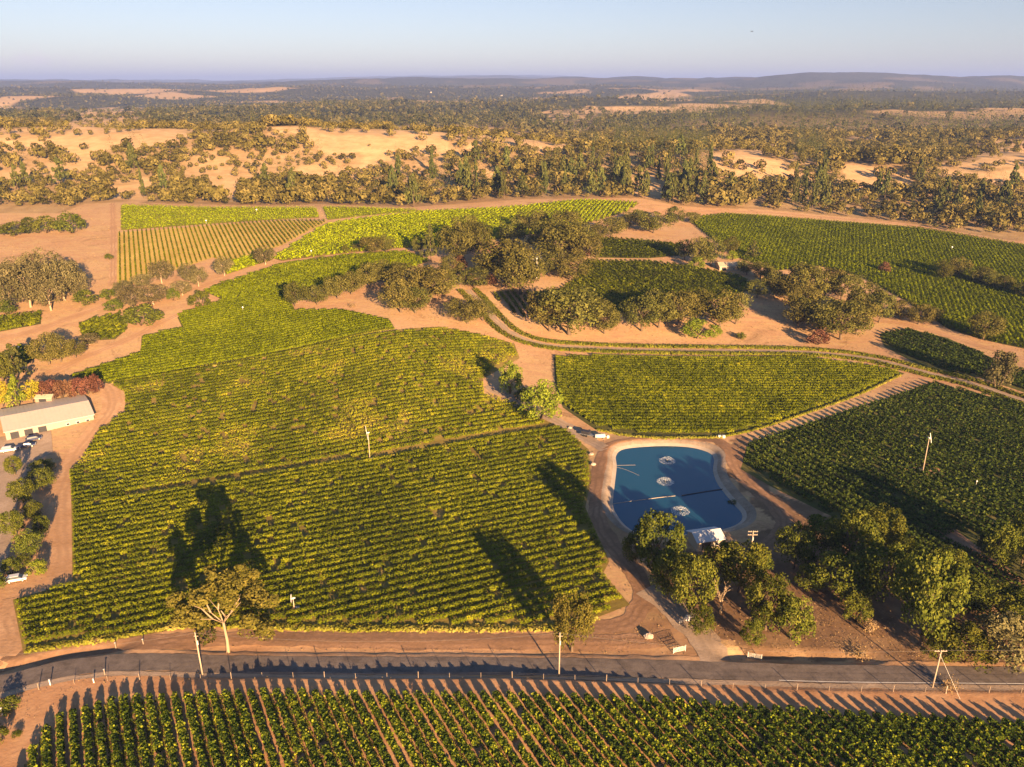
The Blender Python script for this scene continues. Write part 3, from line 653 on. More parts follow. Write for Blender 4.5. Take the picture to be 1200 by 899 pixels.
def clip_lines(poly, u, spacing, phase=0.0):
    """segments of parallel lines inside poly"""
    u = np.array(u, float); u /= np.linalg.norm(u); nrm = np.array([-u[1], u[0]]); o = poly @ nrm; out = []
    k0 = math.ceil((o.min() + phase) / spacing)
    for k in range(k0, int(o.max() / spacing) + 1):
        c = k * spacing + phase; ts = []
        for i in range(len(poly)):
            a, b = poly[i], poly[(i + 1) % len(poly)]; da, db = a @ nrm - c, b @ nrm - c
            if (da > 0) != (db > 0): q = a + (b - a) * da / (da - db); ts.append(q @ u)
        ts.sort()
        for i in range(0, len(ts) - 1, 2):
            if ts[i + 1] - ts[i] > 5: out.append((c, np.array([u * ts[i] + nrm * c, u * ts[i + 1] + nrm * c])))
    return out

def vp(x): return ((x - CX) / F * CT, 1.0)
def pxdir(a, b): a = at(*a); b = at(*b); return (b - a)[:2]
def ordn(i):
    return f"{i}{'th' if 10 <= i % 100 <= 20 else {1: 'st', 2: 'nd', 3: 'rd'}.get(i % 10, 'th')}"
def dead_patch(x, y):
    return sstep(0.12, 0.5, vnoise(x, y, 16, 71) * 0.75 + vnoise(x, y, 5, 72) * 0.35) * sstep(196, 235, y)

NROW = 0
STUFFROWS = []
def vineyard(poly, u, sp, mat, w, h0, h1, size, dens, pitch, label=None, group=None, gap=0.03, dead=None, upb=0.35, seed=0, order=None, modul=0.3, tsd=0.11):
    global NROW
    segs = clip_lines(poly, u, sp)
    info = []
    for c, sg in segs:
        mid = sg.mean(0); px, py = proj(mid[0], mid[1], zat(*mid)); info.append((px if order == 'x' else -py, sg))
    info.sort(key=lambda q: q[0])
    tot = len(info); no = 0
    for i, (_, sg) in enumerate(info):
        q = np.linspace(0, 1, 12)[:, None]; path = sg[0] + (sg[1] - sg[0]) * q + normals2(sg)[0] * (vnoise(q[:, 0] * 40, q[:, 0] * 0 + i, 11, 81) * 0.12)[:, None]
        r = row_leaves(path, dens, w, h0, h1, size, pitch, gap, RNG, upb, seed, dead, modul, tsd)
        if r is None: continue
        if label is None: STUFFROWS.append((r, mat)); continue
        P, Nr, S, T = r; b = sg.mean(0); loc = np.array([b[0], b[1], zat(*b)])
        me = np_mesh('vine_row', quads(P, Nr, S, RNG) - loc, qfaces(len(P)), mat, T)
        o = link('vine_row', me, None, loc); no += 1; NROW += 1
        tag(o, label % ordn(no), 'vine row', group)
    return tot

ALLPOLY = []
def floor(poly, mat, off=0.08, step=3.0):
    ALLPOLY.append(np.asarray(poly, float))
    return drape('vineyard_floor', poly, mat, off, step)

# foreground block below the road
P0 = pxpoly([(10,925),(33,892),(50,864),(66,844),(83,838),(98,835),(112,830),(128,824),(142,821),(158,820),(245,816),(600,817),(800,823),(1000,839),(1200,850),(1330,857),(1330,985),(-20,985)])
vineyard(P0, vp(55), 2.13, M['vine_near'], 0.76, 0.3, 1.66, 0.20, 100, 1.75, 'leafy vine row in the foreground block below the road, %s from its left end', 'vine rows of the foreground block', 0.02, order='x', upb=0.3, modul=0.62, tsd=0.27)
# big left field, lower and upper part
DIV = pxdir((87, 598), (640, 502))
P1 = pxpoly([(86,596),(300,559.5),(640,502.5),(662,503),(687,528),(690,560),(683,595),(703,640),(711,658),(704,672),(733,709),(700,719),(640,732),(400,733),(230,729),(130,745),(30,760),(18,706),(68,691),(87,688)])
P2 = pxpoly([(85,592),(300,555),(640,498),(604,474),(567,462),(566,443),(585,428),(607,418),(600,405),(573,396),(517,385),(462,389),(300,421),(130,450),(147,462),(147,483),(117,504),(97,538),(82,555)])
floor(pxpoly([(28,768),(15,703),(68,688),(85,686),(83,553),(97,535),(117,502),(147,483),(147,460),(130,451),(300,422),(462,387),(517,383),(573,394),(603,403),(609,420),(566,444),(567,464),(604,476),(662,503),(690,527),(693,560),(686,595),(706,640),(714,658),(707,672),(738,709),(700,724),(640,739),(400,741),(230,734),(130,751)]), M['grass_floor'])
vineyard(P1, DIV, 2.75, M['vine'], 0.72, 0.3, 1.55, 0.19, 50, 1.7, 'olive vine row in the field above the road, %s row up from the roadside', 'vine rows of the lower left field', 0.04, order='y')
vineyard(P2, DIV, 2.75, M['vine'], 0.66, 0.3, 1.5, 0.20, 42, 1.7, 'patchy vine row above the grassy strip in the left field, %s up from it', 'vine rows of the upper left field', 0.05, dead=dead_patch, order='y', seed=1)
# smooth green block above it
P3 = pxpoly([(84,441),(165,414),(168,395),(215,384),(208,369),(262,352),(335,346),(345,364),(400,364),(455,376),(461,385),(300,419),(130,448)])
floor(pxpoly([(80,441),(165,411),(166,394),(213,383),(206,368),(260,350),(337,344),(346,364),(400,362),(457,375),(463,386),(300,420),(128,450)]), M['green_floor'])
vineyard(P3, pxdir((130, 446), (455, 384)), 2.65, M['vine_mid'], 1.0, 0.2, 1.35, 0.28, 34, 2.0, 'smooth green vine row in the block behind the patchy field, %s up from it', 'vine rows of the smooth green block', 0.0, order='y', upb=0.9, modul=0.15)
# block behind the pond
P5 = pxpoly([(651,419),(700,418),(940,419),(1040,433),(1056,438),(1000,463),(900,498),(845,511),(760,510),(740,506),(700,501),(662,476),(653,455)])
floor(pxpoly([(649,418),(700,416),(940,417),(1040,431),(1060,438),(1003,464),(903,500),(847,513),(760,512),(740,509),(697,503),(660,478),(651,456)]), M['green_floor'])
vineyard(P5, pxdir((655, 458), (1000, 462)), 2.67, M['vine'], 0.56, 0.25, 1.6, 0.23, 34, 1.9, 'even green vine row in the block behind the pond, %s back from the water', 'vine rows of the block behind the pond', 0.0, order='y', seed=2, modul=0.25)
# right field
P6 = pxpoly([(874,532),(872,548),(905,568),(965,598),(1000,612),(1200,722),(1300,770),(1300,745),(1200,686),(1108,630),(1126,622),(1165,637),(1300,690),(1300,500),(1200,476),(1093,450),(988,485),(879,520)])
floor(pxpoly([(877,519),(868,550),(903,570),(965,601),(1000,616),(1200,726),(1320,775),(1320,700),(1320,498),(1200,474),(1092,449),(986,484)]), M['green_floor'])
vineyard(P6, vp(120), 3.0, M['vine_deep'], 0.95, 0.25, 1.75, 0.30, 30, 2.2, 'dark green vine row in the block right of the pond, %s from the pond', 'vine rows of the right block', 0.03, order='x', seed=3, modul=0.65, tsd=0.2)
P7 = pxpoly([(1033,392),(1062,387),(1110,398),(1150,416),(1200,437),(1290,462),(1290,484),(1200,458),(1150,441),(1110,436),(1075,424),(1040,405)])
floor(pxpoly([(1031,392),(1062,385),(1110,396),(1150,414),(1200,435),(1300,462),(1300,488),(1200,460),(1150,443),(1110,438),(1073,426),(1036,406)]), M['green_floor'])
vineyard(P7, vp(200), 3.2, M['vine_deep'], 0.95, 0.25, 1.7, 0.36, 24, 2.0, 'green vine row in the small rounded block at right, %s from its left end', 'vine rows of the small rounded block', 0.02, order='x', seed=4)
print('vine rows', NROW)
# farther blocks: past the largest three hundred rows, one mass
FAR = [
 ([(806,256),(850,251),(900,254),(1000,262),(1080,268),(1200,288),(1330,310),(1330,440),(1215,412),(1150,398),(1110,385),(1060,352),(1010,325),(960,312),(905,318),(860,300)], vp(1000), 2.3, 'vine_mid', 'green_floor', 1.25, 12, 0.40),
 ([(683,306),(760,307),(800,312),(870,325),(885,338),(850,350),(700,372),(640,352),(672,330)], vp(254), 2.7, 'vine', 'green_floor', 0.9, 12, 0.45),
 ([(577,346),(600,342),(640,345),(660,372),(620,374),(600,366)], vp(330), 3.4, 'vine', 'lane', 0.8, 14, 0.42),
 ([(690,278),(760,283),(797,287),(795,300),(760,303),(700,302)], vp(254), 3.0, 'vine', 'green_floor', 0.9, 10, 0.5),
 ([(320,303),(382,263),(500,248),(620,241),(680,235),(750,238),(735,248),(700,259),(640,272),(510,290),(470,291),(330,306)], vp(890), 2.9, 'vine_lime', 'grass_floor', 0.85, 8, 0.5),
 ([(142,241),(250,244),(370,244),(374,255),(300,259),(142,270)], vp(890), 2.4, 'vine_lime', 'lime_floor', 0.9, 5, 0.36),
 ([(378,243),(480,246),(500,247),(384,258)], vp(890), 2.4, 'vine_lime', 'lime_floor', 0.9, 5, 0.36),
 ([(138,273),(250,264),(330,259),(385,259),(330,288),(265,310),(250,302),(150,335),(137,336)], vp(150), 2.55, 'vine_mid', 'straw_floor', 0.36, 8, 0.32),
 ([(262,310),(320,293),(320,304),(265,322)], vp(890), 2.4, 'vine_lime', 'lime_floor', 1.1, 7, 0.6),
 ([(238,341),(330,311),(400,301),(475,296),(503,306),(440,330),(335,346),(262,352)], pxdir((262, 350), (475, 305)), 2.4, 'vine_mid', 'green_floor', 1.2, 10, 0.5),
 ([(-60,380),(0,373),(48,367),(48,380),(0,389),(-60,398)], vp(890), 2.4, 'vine', 'green_floor', 1.1, 12, 0.45),
 ([(92,378),(140,368),(150,385),(135,398),(118,399),(96,394)], vp(890), 3.2, 'vine', 'green_floor', 0.9, 14, 0.45),
 ([(-40,434),(25,405),(45,418),(30,428),(-40,455)], vp(890), 3.2, 'vine', 'green_floor', 0.9, 14, 0.45),
]
for poly, u, sp, mt, fl, w, dn, sz in FAR:
    P = pxpoly(poly); floor(P, M[fl], 0.12, 5.0)
    vineyard(P, u, sp, M[mt], w, 0.15, 1.8, sz, dn, 2.5, None, None, 0.01, upb=0.6, tsd=0.06)
allP = np.concatenate([r[0] for r, m in STUFFROWS]); allN = np.concatenate([r[1] for r, m in STUFFROWS]); allS = np.concatenate([r[2] for r, m in STUFFROWS]); allT = np.concatenate([r[3] for r, m in STUFFROWS])
mats = [M['vine'], M['vine_deep'], M['vine_lime'], M['vine_mid']]
me = np_mesh('vines', quads(allP, allN, allS, RNG), qfaces(len(allP)), mats[0], allT)
for m_ in mats[1:]: me.materials.append(m_)
mi = np.concatenate([np.full(len(r[0]), mats.index(m), np.int32) for r, m in STUFFROWS]); me.polygons.foreach_set('material_index', mi)
stuff(link('vines', me), 'rows of vines covering the farther vineyard blocks up to the wooded slopes', 'vineyard')

# grassy verges: along the pond lane, the strip that crosses the left field, the weedy field edges
GP, GN, GS, GT = [], [], [], []
def verge(path, width, h, dens, size, tint):
    r = row_leaves(path, dens, width, 0.0, h, size, 3.0, 0.0, RNG, 0.7)
    if r: GP.append(r[0]); GN.append(r[1]); GS.append(r[2]); GT.append(np.clip(r[3] - 0.45 + tint, 0, 1))
pl = pxline([(548,340),(560,352),(580,374),(602,392),(640,404),(700,408.5),(800,411),(940,413),(1020,421),(1090,438),(1140,450),(1200,470),(1320,505)])
Pn, _ = resample(pl, 2.0); Nn = normals2(Pn)
for d in (-4.6, -3.2, 3.2, 4.6): verge(Pn + Nn * d, 1.0, 1.1, 22, 0.30, 0.34)
for off, tn in ((0.0, 0.5), (1.4, 0.42)):
    a, b = at(88, 598)[:2], at(640, 503)[:2]; n = np.array([-(b - a)[1], (b - a)[0]]) / np.linalg.norm(b - a); verge(np.array([a, b]) - n * off, 0.9, 0.5, 24, 0.26, tn)
for P, w, tn in (([(30,763),(130,748),(230,733),(400,737),(640,736),(700,723)], 1.4, 0.62), ([(843,513),(898,500),(1000,465),(1055,440)], 0.7, 0.45), ([(700,504),(760,513),(846,513)], 1.0, 0.5),
                 ([(462,385),(300,420),(130,449)], 1.0, 0.45)):
    verge(pxline(P), w, 0.6, 30, 0.26, tn)
for c, sg in clip_lines(P0, vp(55), 2.13, 1.065):
    if vnoise(np.array([c]), np.array([0.0]), 3.1, 99)[0] > -0.1: verge(sg + 0, 0.42, 0.2, 16, 0.16, 0.38)
GP, GN, GS, GT = map(np.concatenate, (GP, GN, GS, GT))
stuff(link('grass', np_mesh('grass', quads(GP, GN, GS, RNG), qfaces(len(GP)), M['grass'], GT)), 'low green and straw coloured grass along the field edges and lanes', 'grass')

# ------------------------------------------------------------------ trees: meshes in a unit box (1 wide, 1 high)
def tubes_mesh(name, mb, mat):
    me = bpy.data.meshes.new(name); me.from_pydata(mb.v, [], mb.f); me.materials.append(mat)
    for p in me.polygons: p.use_smooth = True
    me.update(); return me
def clump_leaves(C, R, n, size, rng, upw=0.35, zs=1.0, droop=0.0):
    m = len(C); k = rng.integers(0, m, n); D = rng.normal(size=(n, 3)); D[:, 2] += upw; D /= np.linalg.norm(D, axis=1)[:, None]
    r = rng.uniform(0.55, 1.05, n) ** 0.6; P = C[k] + D * (R[k] * r)[:, None] * np.array([1, 1, zs])
    if droop: P[:, 2] -= droop * rng.uniform(0, 1, n) ** 1.5
    Nr = D + rng.normal(0, 0.55, (n, 3)); ct = rng.normal(0, 0.13, m)[k]
    t = np.clip(0.5 + ct + rng.normal(0, 0.17, n), 0.02, 0.98)
    return P, Nr, size * rng.uniform(0.6, 1.35, n), t
def crown_mesh(kind, n, size, seed, mat):
    rng = np.random.default_rng(seed)
    if kind == 'oak':
        m = 46; lob = rng.normal(size=(5, 3)); lob[:, 2] *= 0.4; lob /= np.linalg.norm(lob, axis=1)[:, None]
        D = rng.normal(size=(m, 3)); D /= np.linalg.norm(D, axis=1)[:, None]
        g = 0.80 + 0.24 * np.max(np.clip(D @ lob.T, 0, 1) ** 2, 1); rr = rng.uniform(0.55, 1.0, m) ** 0.5 * g
        C = np.stack([D[:, 0] * .42 * rr, D[:, 1] * .42 * rr, 0.52 + D[:, 2] * .38 * rr], 1); C[:, 2] = np.maximum(C[:, 2], 0.15)
        R = rng.uniform(0.09, 0.17, m); P, Nr, S, T = clump_leaves(C, R, n, size, rng)
    elif kind == 'airy':
        m = 50; D = rng.normal(size=(m, 3)); D /= np.linalg.norm(D, axis=1)[:, None]; rr = rng.uniform(0.45, 1.05, m) ** 0.5
        C = np.stack([D[:, 0] * .45 * rr, D[:, 1] * .34 * rr + .10, 0.60 + D[:, 2] * .34 * rr], 1); C[:, 1] = np.where(C[:, 2] < .66, np.maximum(C[:, 1], -.04), C[:, 1]); side = np.abs(C[:, 0]) > .2; C[:, 2] = np.where(side, C[:, 2] - .17, C[:, 2])
        low = (~side) & (C[:, 1] < 0.05) & (C[:, 2] < 0.66); C[low, 2] += 0.28
        R = rng.uniform(0.05, 0.10, m); P, Nr, S, T = clump_leaves(C, R, n, size, rng)
    elif kind == 'bush':
        m = 34; D = rng.normal(size=(m, 3)); D[:, 2] = np.abs(D[:, 2]); D /= np.linalg.norm(D, axis=1)[:, None]; rr = rng.uniform(0.5, 1.0, m) ** 0.5
        C = np.stack([D[:, 0] * .40 * rr, D[:, 1] * .40 * rr, 0.18 + D[:, 2] * .66 * rr], 1)
        R = rng.uniform(0.09, 0.16, m); P, Nr, S, T = clump_leaves(C, R, n, size, rng)
    elif kind == 'willow':
        m = 36; D = rng.normal(size=(m, 3)); D /= np.linalg.norm(D, axis=1)[:, None]; rr = rng.uniform(0.5, 1.0, m) ** 0.5
        C = np.stack([D[:, 0] * .38 * rr, D[:, 1] * .38 * rr, 0.62 + D[:, 2] * .32 * rr], 1)
        R = rng.uniform(0.07, 0.12, m); P, Nr, S, T = clump_leaves(C, R, n, size, rng, 0.1, 1.0, 0.22)
    elif kind in ('pine', 'conifer'):
        m = 60; z = rng.uniform(0.10 if kind == 'conifer' else 0.2, 0.97, m); a = rng.uniform(0, 2 * np.pi, m)
        prof = 0.46 * (1 - z) ** (0.85 if kind == 'conifer' else 0.75) * rng.uniform(0.7, 1.25, m) + 0.02
        rr = prof * rng.uniform(0.35, 1.25, m); C = np.stack([np.cos(a) * rr, np.sin(a) * rr, z], 1)
        R = (0.05 + 0.13 * (1 - z)) * rng.uniform(0.7, 1.1, m); P, Nr, S, T = clump_leaves(C, R, n, size, rng, 0.2, 0.42)
    P[:, 2] = np.maximum(P[:, 2], 0.015)
    return np_mesh('crown', quads(P, Nr, S, rng), qfaces(n), mat, T)
def trunk_mesh(kind, seed, mat):
    rng = np.random.default_rng(seed); b = MB()
    if kind in ('pine', 'conifer'):
        b.tube([(0, 0, -0.02), (0.004, 0, 0.3), (0, 0.004, 0.92)], [0.035, 0.026, 0.005], 7)
    elif kind == 'bush':
        for k in range(4):
            a = rng.uniform(0, 6.28); b.tube([(0.02 * math.cos(a), 0.02 * math.sin(a), -0.02), (0.12 * math.cos(a), 0.12 * math.sin(a), 0.3), (0.22 * math.cos(a), 0.22 * math.sin(a), 0.55)], [0.02, 0.014, 0.006], 6)
    else:
        fork = 0.36 if kind != 'airy' else 0.40; k_ = 1.0 if kind != 'airy' else 0.55
        b.tube([(0, 0, -0.03), (0.005, 0.003, 0.03), (0.012, -0.006, 0.18), (0.0, 0.0, fork)], [0.040 * k_, 0.027 * k_, 0.022 * k_, 0.018 * k_], 9)
        for k in range(6):
            a = k * 1.05 + rng.uniform(-.3, .3); l = rng.uniform(0.12, 0.24); h = rng.uniform(0.14, 0.28)
            p1 = (0.4 * l * math.cos(a), 0.4 * l * math.sin(a), fork + h * 0.45); p2 = (l * math.cos(a + .2), l * math.sin(a + .2), fork + h)
            b.tube([(0, 0, fork - 0.02), p1, p2], [0.011 * k_, 0.006 * k_, 0.002], 6)
            b.tube([p1, (p1[0] * 1.7 + .05 * math.sin(a), p1[1] * 1.7 - .05 * math.cos(a), p1[2] + 0.14)], [0.009, 0.003], 5)
    return tubes_mesh('trunk', b, mat)
def bare_mesh(seed, mat):
    rng = random.Random(seed); b = MB()
    def br(p, d, l, r, lev):
        q = [p[i] + d[i] * l for i in range(3)]; b.tube([p, q], [r, r * 0.62], 6 if lev < 2 else 4)
        if lev >= 4: return
        for k in range(3 if lev < 3 else 2):
            e = [d[i] + rng.uniform(-.62, .62) for i in range(3)]; e[2] = abs(e[2]) * 0.7 + 0.25; n = math.sqrt(sum(x * x for x in e)); br(q, [x / n for x in e], l * rng.uniform(.62, .85), r * .6, lev + 1)
    br((0, 0, -0.02), (0, 0.05, 1), 0.27, 0.035, 0); return tubes_mesh('trunk', b, mat)

KIND = {}   # kind -> (list of crown meshes, list of trunk meshes)
def kind(key, shape, mat, n, size, seeds, tmat='bark'):
    KIND[key] = ([crown_mesh(shape, n, size, s, M[mat]) for s in seeds], [trunk_mesh(shape, s, M[tmat]) for s in seeds])
kind('oak_near', 'oak', 'green', 5200, 0.017, (11, 12, 13))
kind('oak', 'oak', 'oak', 4600, 0.0165, (21, 22, 23, 24, 25))
kind('oak_far', 'oak', 'oak', 700, 0.042, (31, 32, 33, 34))
kind('eucalypt', 'oak', 'grey', 4000, 0.0165, (41, 42), 'bark_pale')
kind('airy', 'airy', 'olive', 11500, 0.0115, (51,), 'bark_pale')
kind('willow', 'willow', 'olive', 5600, 0.016, (61,))
kind('limewillow', 'bush', 'lime', 3600, 0.019, (62, 63))
kind('bush', 'bush', 'green', 1800, 0.026, (71, 72, 73))
kind('bush_near', 'bush', 'green', 4200, 0.018, (74, 75))
kind('greybush', 'bush', 'grey', 3000, 0.020, (76, 77))
kind('limebush', 'bush', 'lime', 2400, 0.022, (78,))
kind('rust', 'bush', 'rust', 1500, 0.030, (81, 82))
kind('yellow', 'oak', 'yellow', 2200, 0.026, (83,))
kind('yellowcon', 'conifer', 'lime', 2000, 0.026, (84,))
kind('pine', 'pine', 'pine', 1500, 0.032, (91, 92, 93))
kind('pine_far', 'pine', 'pine', 500, 0.055, (94, 95, 96))
NAMES = {'bush': 'shrub', 'bush_near': 'shrub', 'greybush': 'shrub', 'limebush': 'shrub', 'limewillow': 'willow_tree', 'willow': 'willow_tree', 'rust': 'red_shrub', 'pine': 'pine_tree', 'pine_far': 'pine_tree', 'yellowcon': 'conifer_tree', 'yellow': 'yellow_tree', 'eucalypt': 'eucalyptus_tree', 'bare': 'bare_tree'}
CATS = {'shrub': 'shrub', 'red_shrub': 'shrub'}
NT = 0
def put_tree(key, loc, W, Ht, rz, label, group=None):
    global NT
    NT += 1; nm = NAMES.get(key, 'oak_tree')
    if key == 'airy': rz = 0.0
    o = empty(nm, loc, rz, (W, W, Ht)); tag(o, label, CATS.get(nm, 'tree'), group)
    if key == 'bare': link('trunk', BARE, o); return o
    cs, ts = KIND[key]; i = int(RNG.integers(len(cs)))
    link('crown', cs[i], o); link('trunk', ts[i], o)
    return o
BARE = bare_mesh(5, M['bark_pale'])
def height_for(loc, topy):
    a, b = 0.5, 60.0
    for _ in range(30):
        m = (a + b) / 2
        if proj(loc[0], loc[1], loc[2] + m)[1] > topy: a = m
        else: b = m
    return b
def tree_px(key, bx, by, ty, hw, label, group=None):
    if key in ('oak_near', 'bush_near', 'airy', 'willow', 'greybush'): hw = hw * 0.86
    if key == 'oak': hw = hw * 1.08
    loc = at(bx, by); dep = loc[1] * CT - (loc[2] - H) * ST
    return put_tree(key, loc - np.array([0, 0, 0.05]), 2 * hw * dep / F * 1.16, height_for(loc, ty) * 1.03, float(RNG.uniform(0, 6.28)), label, group)
WORDS = {'oak': 'dusty olive oak', 'oak_near': 'leafy green oak', 'oak_far': 'small dusty oak', 'eucalypt': 'grey green eucalyptus', 'bush': 'rounded green shrub', 'bush_near': 'dense green shrub', 'greybush': 'pale grey green shrub', 'limebush': 'bright lime shrub',
         'limewillow': 'bright lime willow', 'rust': 'rusty red shrub', 'yellow': 'golden yellow tree', 'yellowcon': 'yellow green conifer', 'pine': 'dark pine', 'pine_far': 'tall dark pine', 'willow': 'drooping green tree', 'bare': 'bare pale tree'}
def cluster(place, group, trees):
    per = {}
    for t in sorted(trees, key=lambda q: q[1]): per.setdefault(WORDS[t[0]], []).append(t)
    for w, L in per.items():
        for i, t in enumerate(L):
            lab = f"{w} {place}" + (f", {ordn(i + 1)} from the left" if len(L) > 1 else '')
            tree_px(*t, lab, group if len(trees) > 1 else None)

tree_px('airy', 267, 765, 673, 70, 'large spreading oak with a pale trunk beside the road below the left field')
tree_px('willow', 670, 763, 692, 31, 'drooping olive green tree standing alone beside the road right of the middle')
tree_px('bare', 844, 718, 676, 24, 'leafless pale tree with spreading branches left of the entrance grove')
cluster('in the grove beside the pump house', 'trees of the pump house grove', [
 ('oak_near',768,672,597,33),('oak_near',745,660,622,18),('oak_near',782,702,640,22),('oak_near',808,724,646,30),('oak_near',838,694,640,26),('oak_near',866,694,632,34),('oak_near',795,680,648,22),
 ('oak_near',897,738,671,30),('bush_near',928,750,690,28),('bush_near',822,742,705,18),('bush_near',888,668,640,20),('bush_near',880,754,720,16)])
cluster('in the dark grove right of the entrance', 'trees of the entrance grove', [
 ('oak_near',930,666,612,26),('oak_near',962,652,602,26),('oak_near',992,668,596,36),('oak_near',1030,645,593,28),('oak_near',985,705,648,38),('oak_near',1035,705,640,38),
 ('oak_near',1078,755,640,41),('oak_near',1105,690,642,26),('oak_near',1135,718,672,32),('oak_near',1168,725,685,36),('oak_near',1205,735,690,32),('bush_near',1128,775,728,36),('greybush',1165,778,718,42),('greybush',1205,776,722,30),('bush_near',1002,728,690,20),('bush_near',945,690,655,18),('bush_near',1098,772,738,20),('oak_near',1055,668,628,20)])
cluster('at the right edge below the right block', 'trees at the right edge', [('oak_near',1168,668,612,22),('oak_near',1196,664,600,24),('oak_near',1155,652,622,14),('bush_near',1215,690,640,24)])
cluster('in the notch of the patchy left field', 'willows in the field notch', [('limewillow',598,461,420,15),('limewillow',633,491,442,26),('bush',612,470,452,9)])
tree_px('greybush', 1168, 455, 409, 24, 'big rounded silvery green tree beside the lane at the right edge')
cluster('in the tree line above the smooth green block', 'tree line above the smooth green block', [
 ('oak',346,359,328,12),('oak',372,357,333,15),('oak',396,350,321,15),('oak',412,345,317,15),('oak',433,336,307,14),('oak',455,333,304,21),('oak',478,346,305,22),('oak',470,366,325,21),('oak',505,353,311,23),('oak',487,367,334,18),('oak',520,346,315,17),('oak',557,339,312,17),('oak',548,379,344,22),('oak',566,376,350,13)])
cluster('around the house on the knoll', 'trees around the knoll house', [
 ('oak',438,298,275,14),('oak',453,296,275,10),('bush',405,296,286,5),('oak',420,293,284,6),('oak',490,298,276,7),('pine',505,306,264,9),('oak',536,308,258,20),('oak',552,292,249,19),('oak',562,303,255,15),('yellowcon',587,281,261,6),('rust',596,276,265,5),('oak',602,286,255,15),('oak',593,332,275,30),('oak',610,345,288,25),('oak',578,325,288,18),
 ('oak',642,302,252,22),('oak',655,312,255,28),('oak',673,302,256,23),('oak',660,280,243,19),('oak',625,270,244,19),('oak',682,312,270,21),('oak',645,324,296,18),('oak',668,328,298,21),('rust',540,318,298,9),('rust',576,335,319,7),('rust',686,302,289,7),('oak',700,283,262,10),('oak',528,328,300,14),('oak',620,320,290,12)])
cluster('on the dry bank behind the knoll house', 'trees of the dry bank', [
 ('oak',716,278,252,17),('oak',745,262,244,12),('oak',766,273,246,20),('oak',790,264,240,11),('oak',735,268,250,10),('oak',802,305,279,10),('oak',820,312,275,11),('oak',833,312,274,14),('oak',856,297,277,10),('pine',882,302,282,8),('limebush',858,305,292,7),('limebush',815,316,299,10),('oak',875,322,302,11),('oak',891,327,306,13),('oak',812,262,247,8)])
cluster('on the sandy bank above the pond lane', 'trees on the sandy bank', [
 ('oak',644,388,336,22),('oak',667,392,329,36),('oak',698,378,345,17),('oak',708,391,355,17),('oak',752,388,343,20),('oak',772,384,338,20),('oak',795,382,337,18),('oak',815,378,336,17),('oak',843,383,336,24),('oak',862,380,342,14),('limebush',815,396,371,17),('limebush',836,395,378,10),('bush',868,397,389,7),('oak',887,349,327,12),('oak',915,349,325,18),('oak',780,378,352,16)])
cluster('in the dry clump right of the sandy bank', 'trees of the dry clump', [
 ('oak',907,348,316,16),('oak',926,352,310,20),('oak',946,357,305,20),('oak',966,348,311,18),('oak',986,352,316,20),('oak',960,388,344,26),('oak',985,398,348,26),('oak',1003,392,350,20),('oak',1012,373,328,20),('oak',1030,378,340,16),('oak',935,383,345,18),('oak',1055,374,351,15),('oak',1076,380,355,15),('oak',1090,377,358,12),('rust',958,404,385,13),('oak',940,372,328,18)])
tree_px('oak', 1152, 398, 364, 19, 'single dusty oak on the track above the small rounded block')
cluster('in the tree row across the far right vineyard', 'tree row in the far right vineyard', [('oak',1105,328,304,9),('oak',1123,325,299,12),('oak',1148,333,311,12),('oak',1162,337,317,11),('oak',1177,341,321,9),('oak',1197,348,329,10),('oak',1215,352,330,12)])
tree_px('rust', 1036, 319, 306, 7, 'small rust coloured shrub alone in the far right vineyard')
cluster('in the grove at the left edge', 'grove at the left edge', [
 ('eucalypt',14,362,315,19),('eucalypt',36,360,300,22),('eucalypt',55,342,288,22),('eucalypt',76,352,300,21),('eucalypt',91,348,315,15),('eucalypt',4,345,305,16),('eucalypt',60,364,318,19),('eucalypt',24,338,300,20),('eucalypt',42,350,306,20),('eucalypt',80,334,302,15),('bush',8,368,350,11)])
tree_px('bush', 101, 357, 337, 13, 'round green shrub on bare soil right of the left grove')
tree_px('bush', 167, 381, 355, 23, 'broad green shrub beside the dirt lane left of the smooth green block')
tree_px('bush', 128, 304, 296, 5, 'tiny lone shrub beside the straight dirt track')
cluster('below the striped vineyard', 'trees below the striped vineyard', [
 ('bush',127,350,337,10),('bush',134,364,348,11),('eucalypt',155,360,335,15),('eucalypt',180,357,332,18),('bush',203,352,335,8),('eucalypt',190,332,303,14),('eucalypt',167,338,320,12),('eucalypt',214,346,328,13),('eucalypt',233,336,312,11),('bush',235,359,338,13),('eucalypt',146,345,328,12),('eucalypt',222,330,308,12)])
cluster('on the headland between striped and smooth vineyards', 'trees on the headland', [('eucalypt',263,323,300,12),('eucalypt',311,310,288,13)])
cluster('beside the lane above the barn', 'trees above the barn', [('oak',58,427,391,18),('oak',72,424,392,14),('oak',89,420,396,11),('eucalypt',105,404,390,12)])
cluster('behind the left end of the barn', 'trees behind the barn', [('yellow',4,477,446,10),('yellowcon',22,478,440,12),('yellow',39,472,446,10),('pine',20,446,404,14),('oak_near',3,450,412,16)])
cluster('in the red hedge behind the barn', 'red shrubs behind the barn', [('rust',x,y,y-23,9) for x, y in ((53,468),(63,466),(73,467),(83,465),(93,464),(103,462),(112,460))])
cluster('in the tree strip between yard and dirt lane', 'trees between yard and lane', [
 ('oak_near',18,557,533,11),('oak_near',49,574,549,17),('oak_near',28,592,560,16),('oak_near',42,611,586,13),('oak_near',18,632,597,14),('oak_near',37,652,620,18),('bush_near',14,672,652,13),('limebush',44,672,654,12),('bush_near',50,552,538,16),('bush_near',-3,694,668,14),('oak_near',50,628,604,11),('bush_near',28,664,648,10)])
cluster('at the edge of the bare field at left', 'shrubs at the bare field', [('bush',16,276,258,18),('bush',55,273,251,15),('bush',85,273,246,17),('bush',36,268,252,10)])
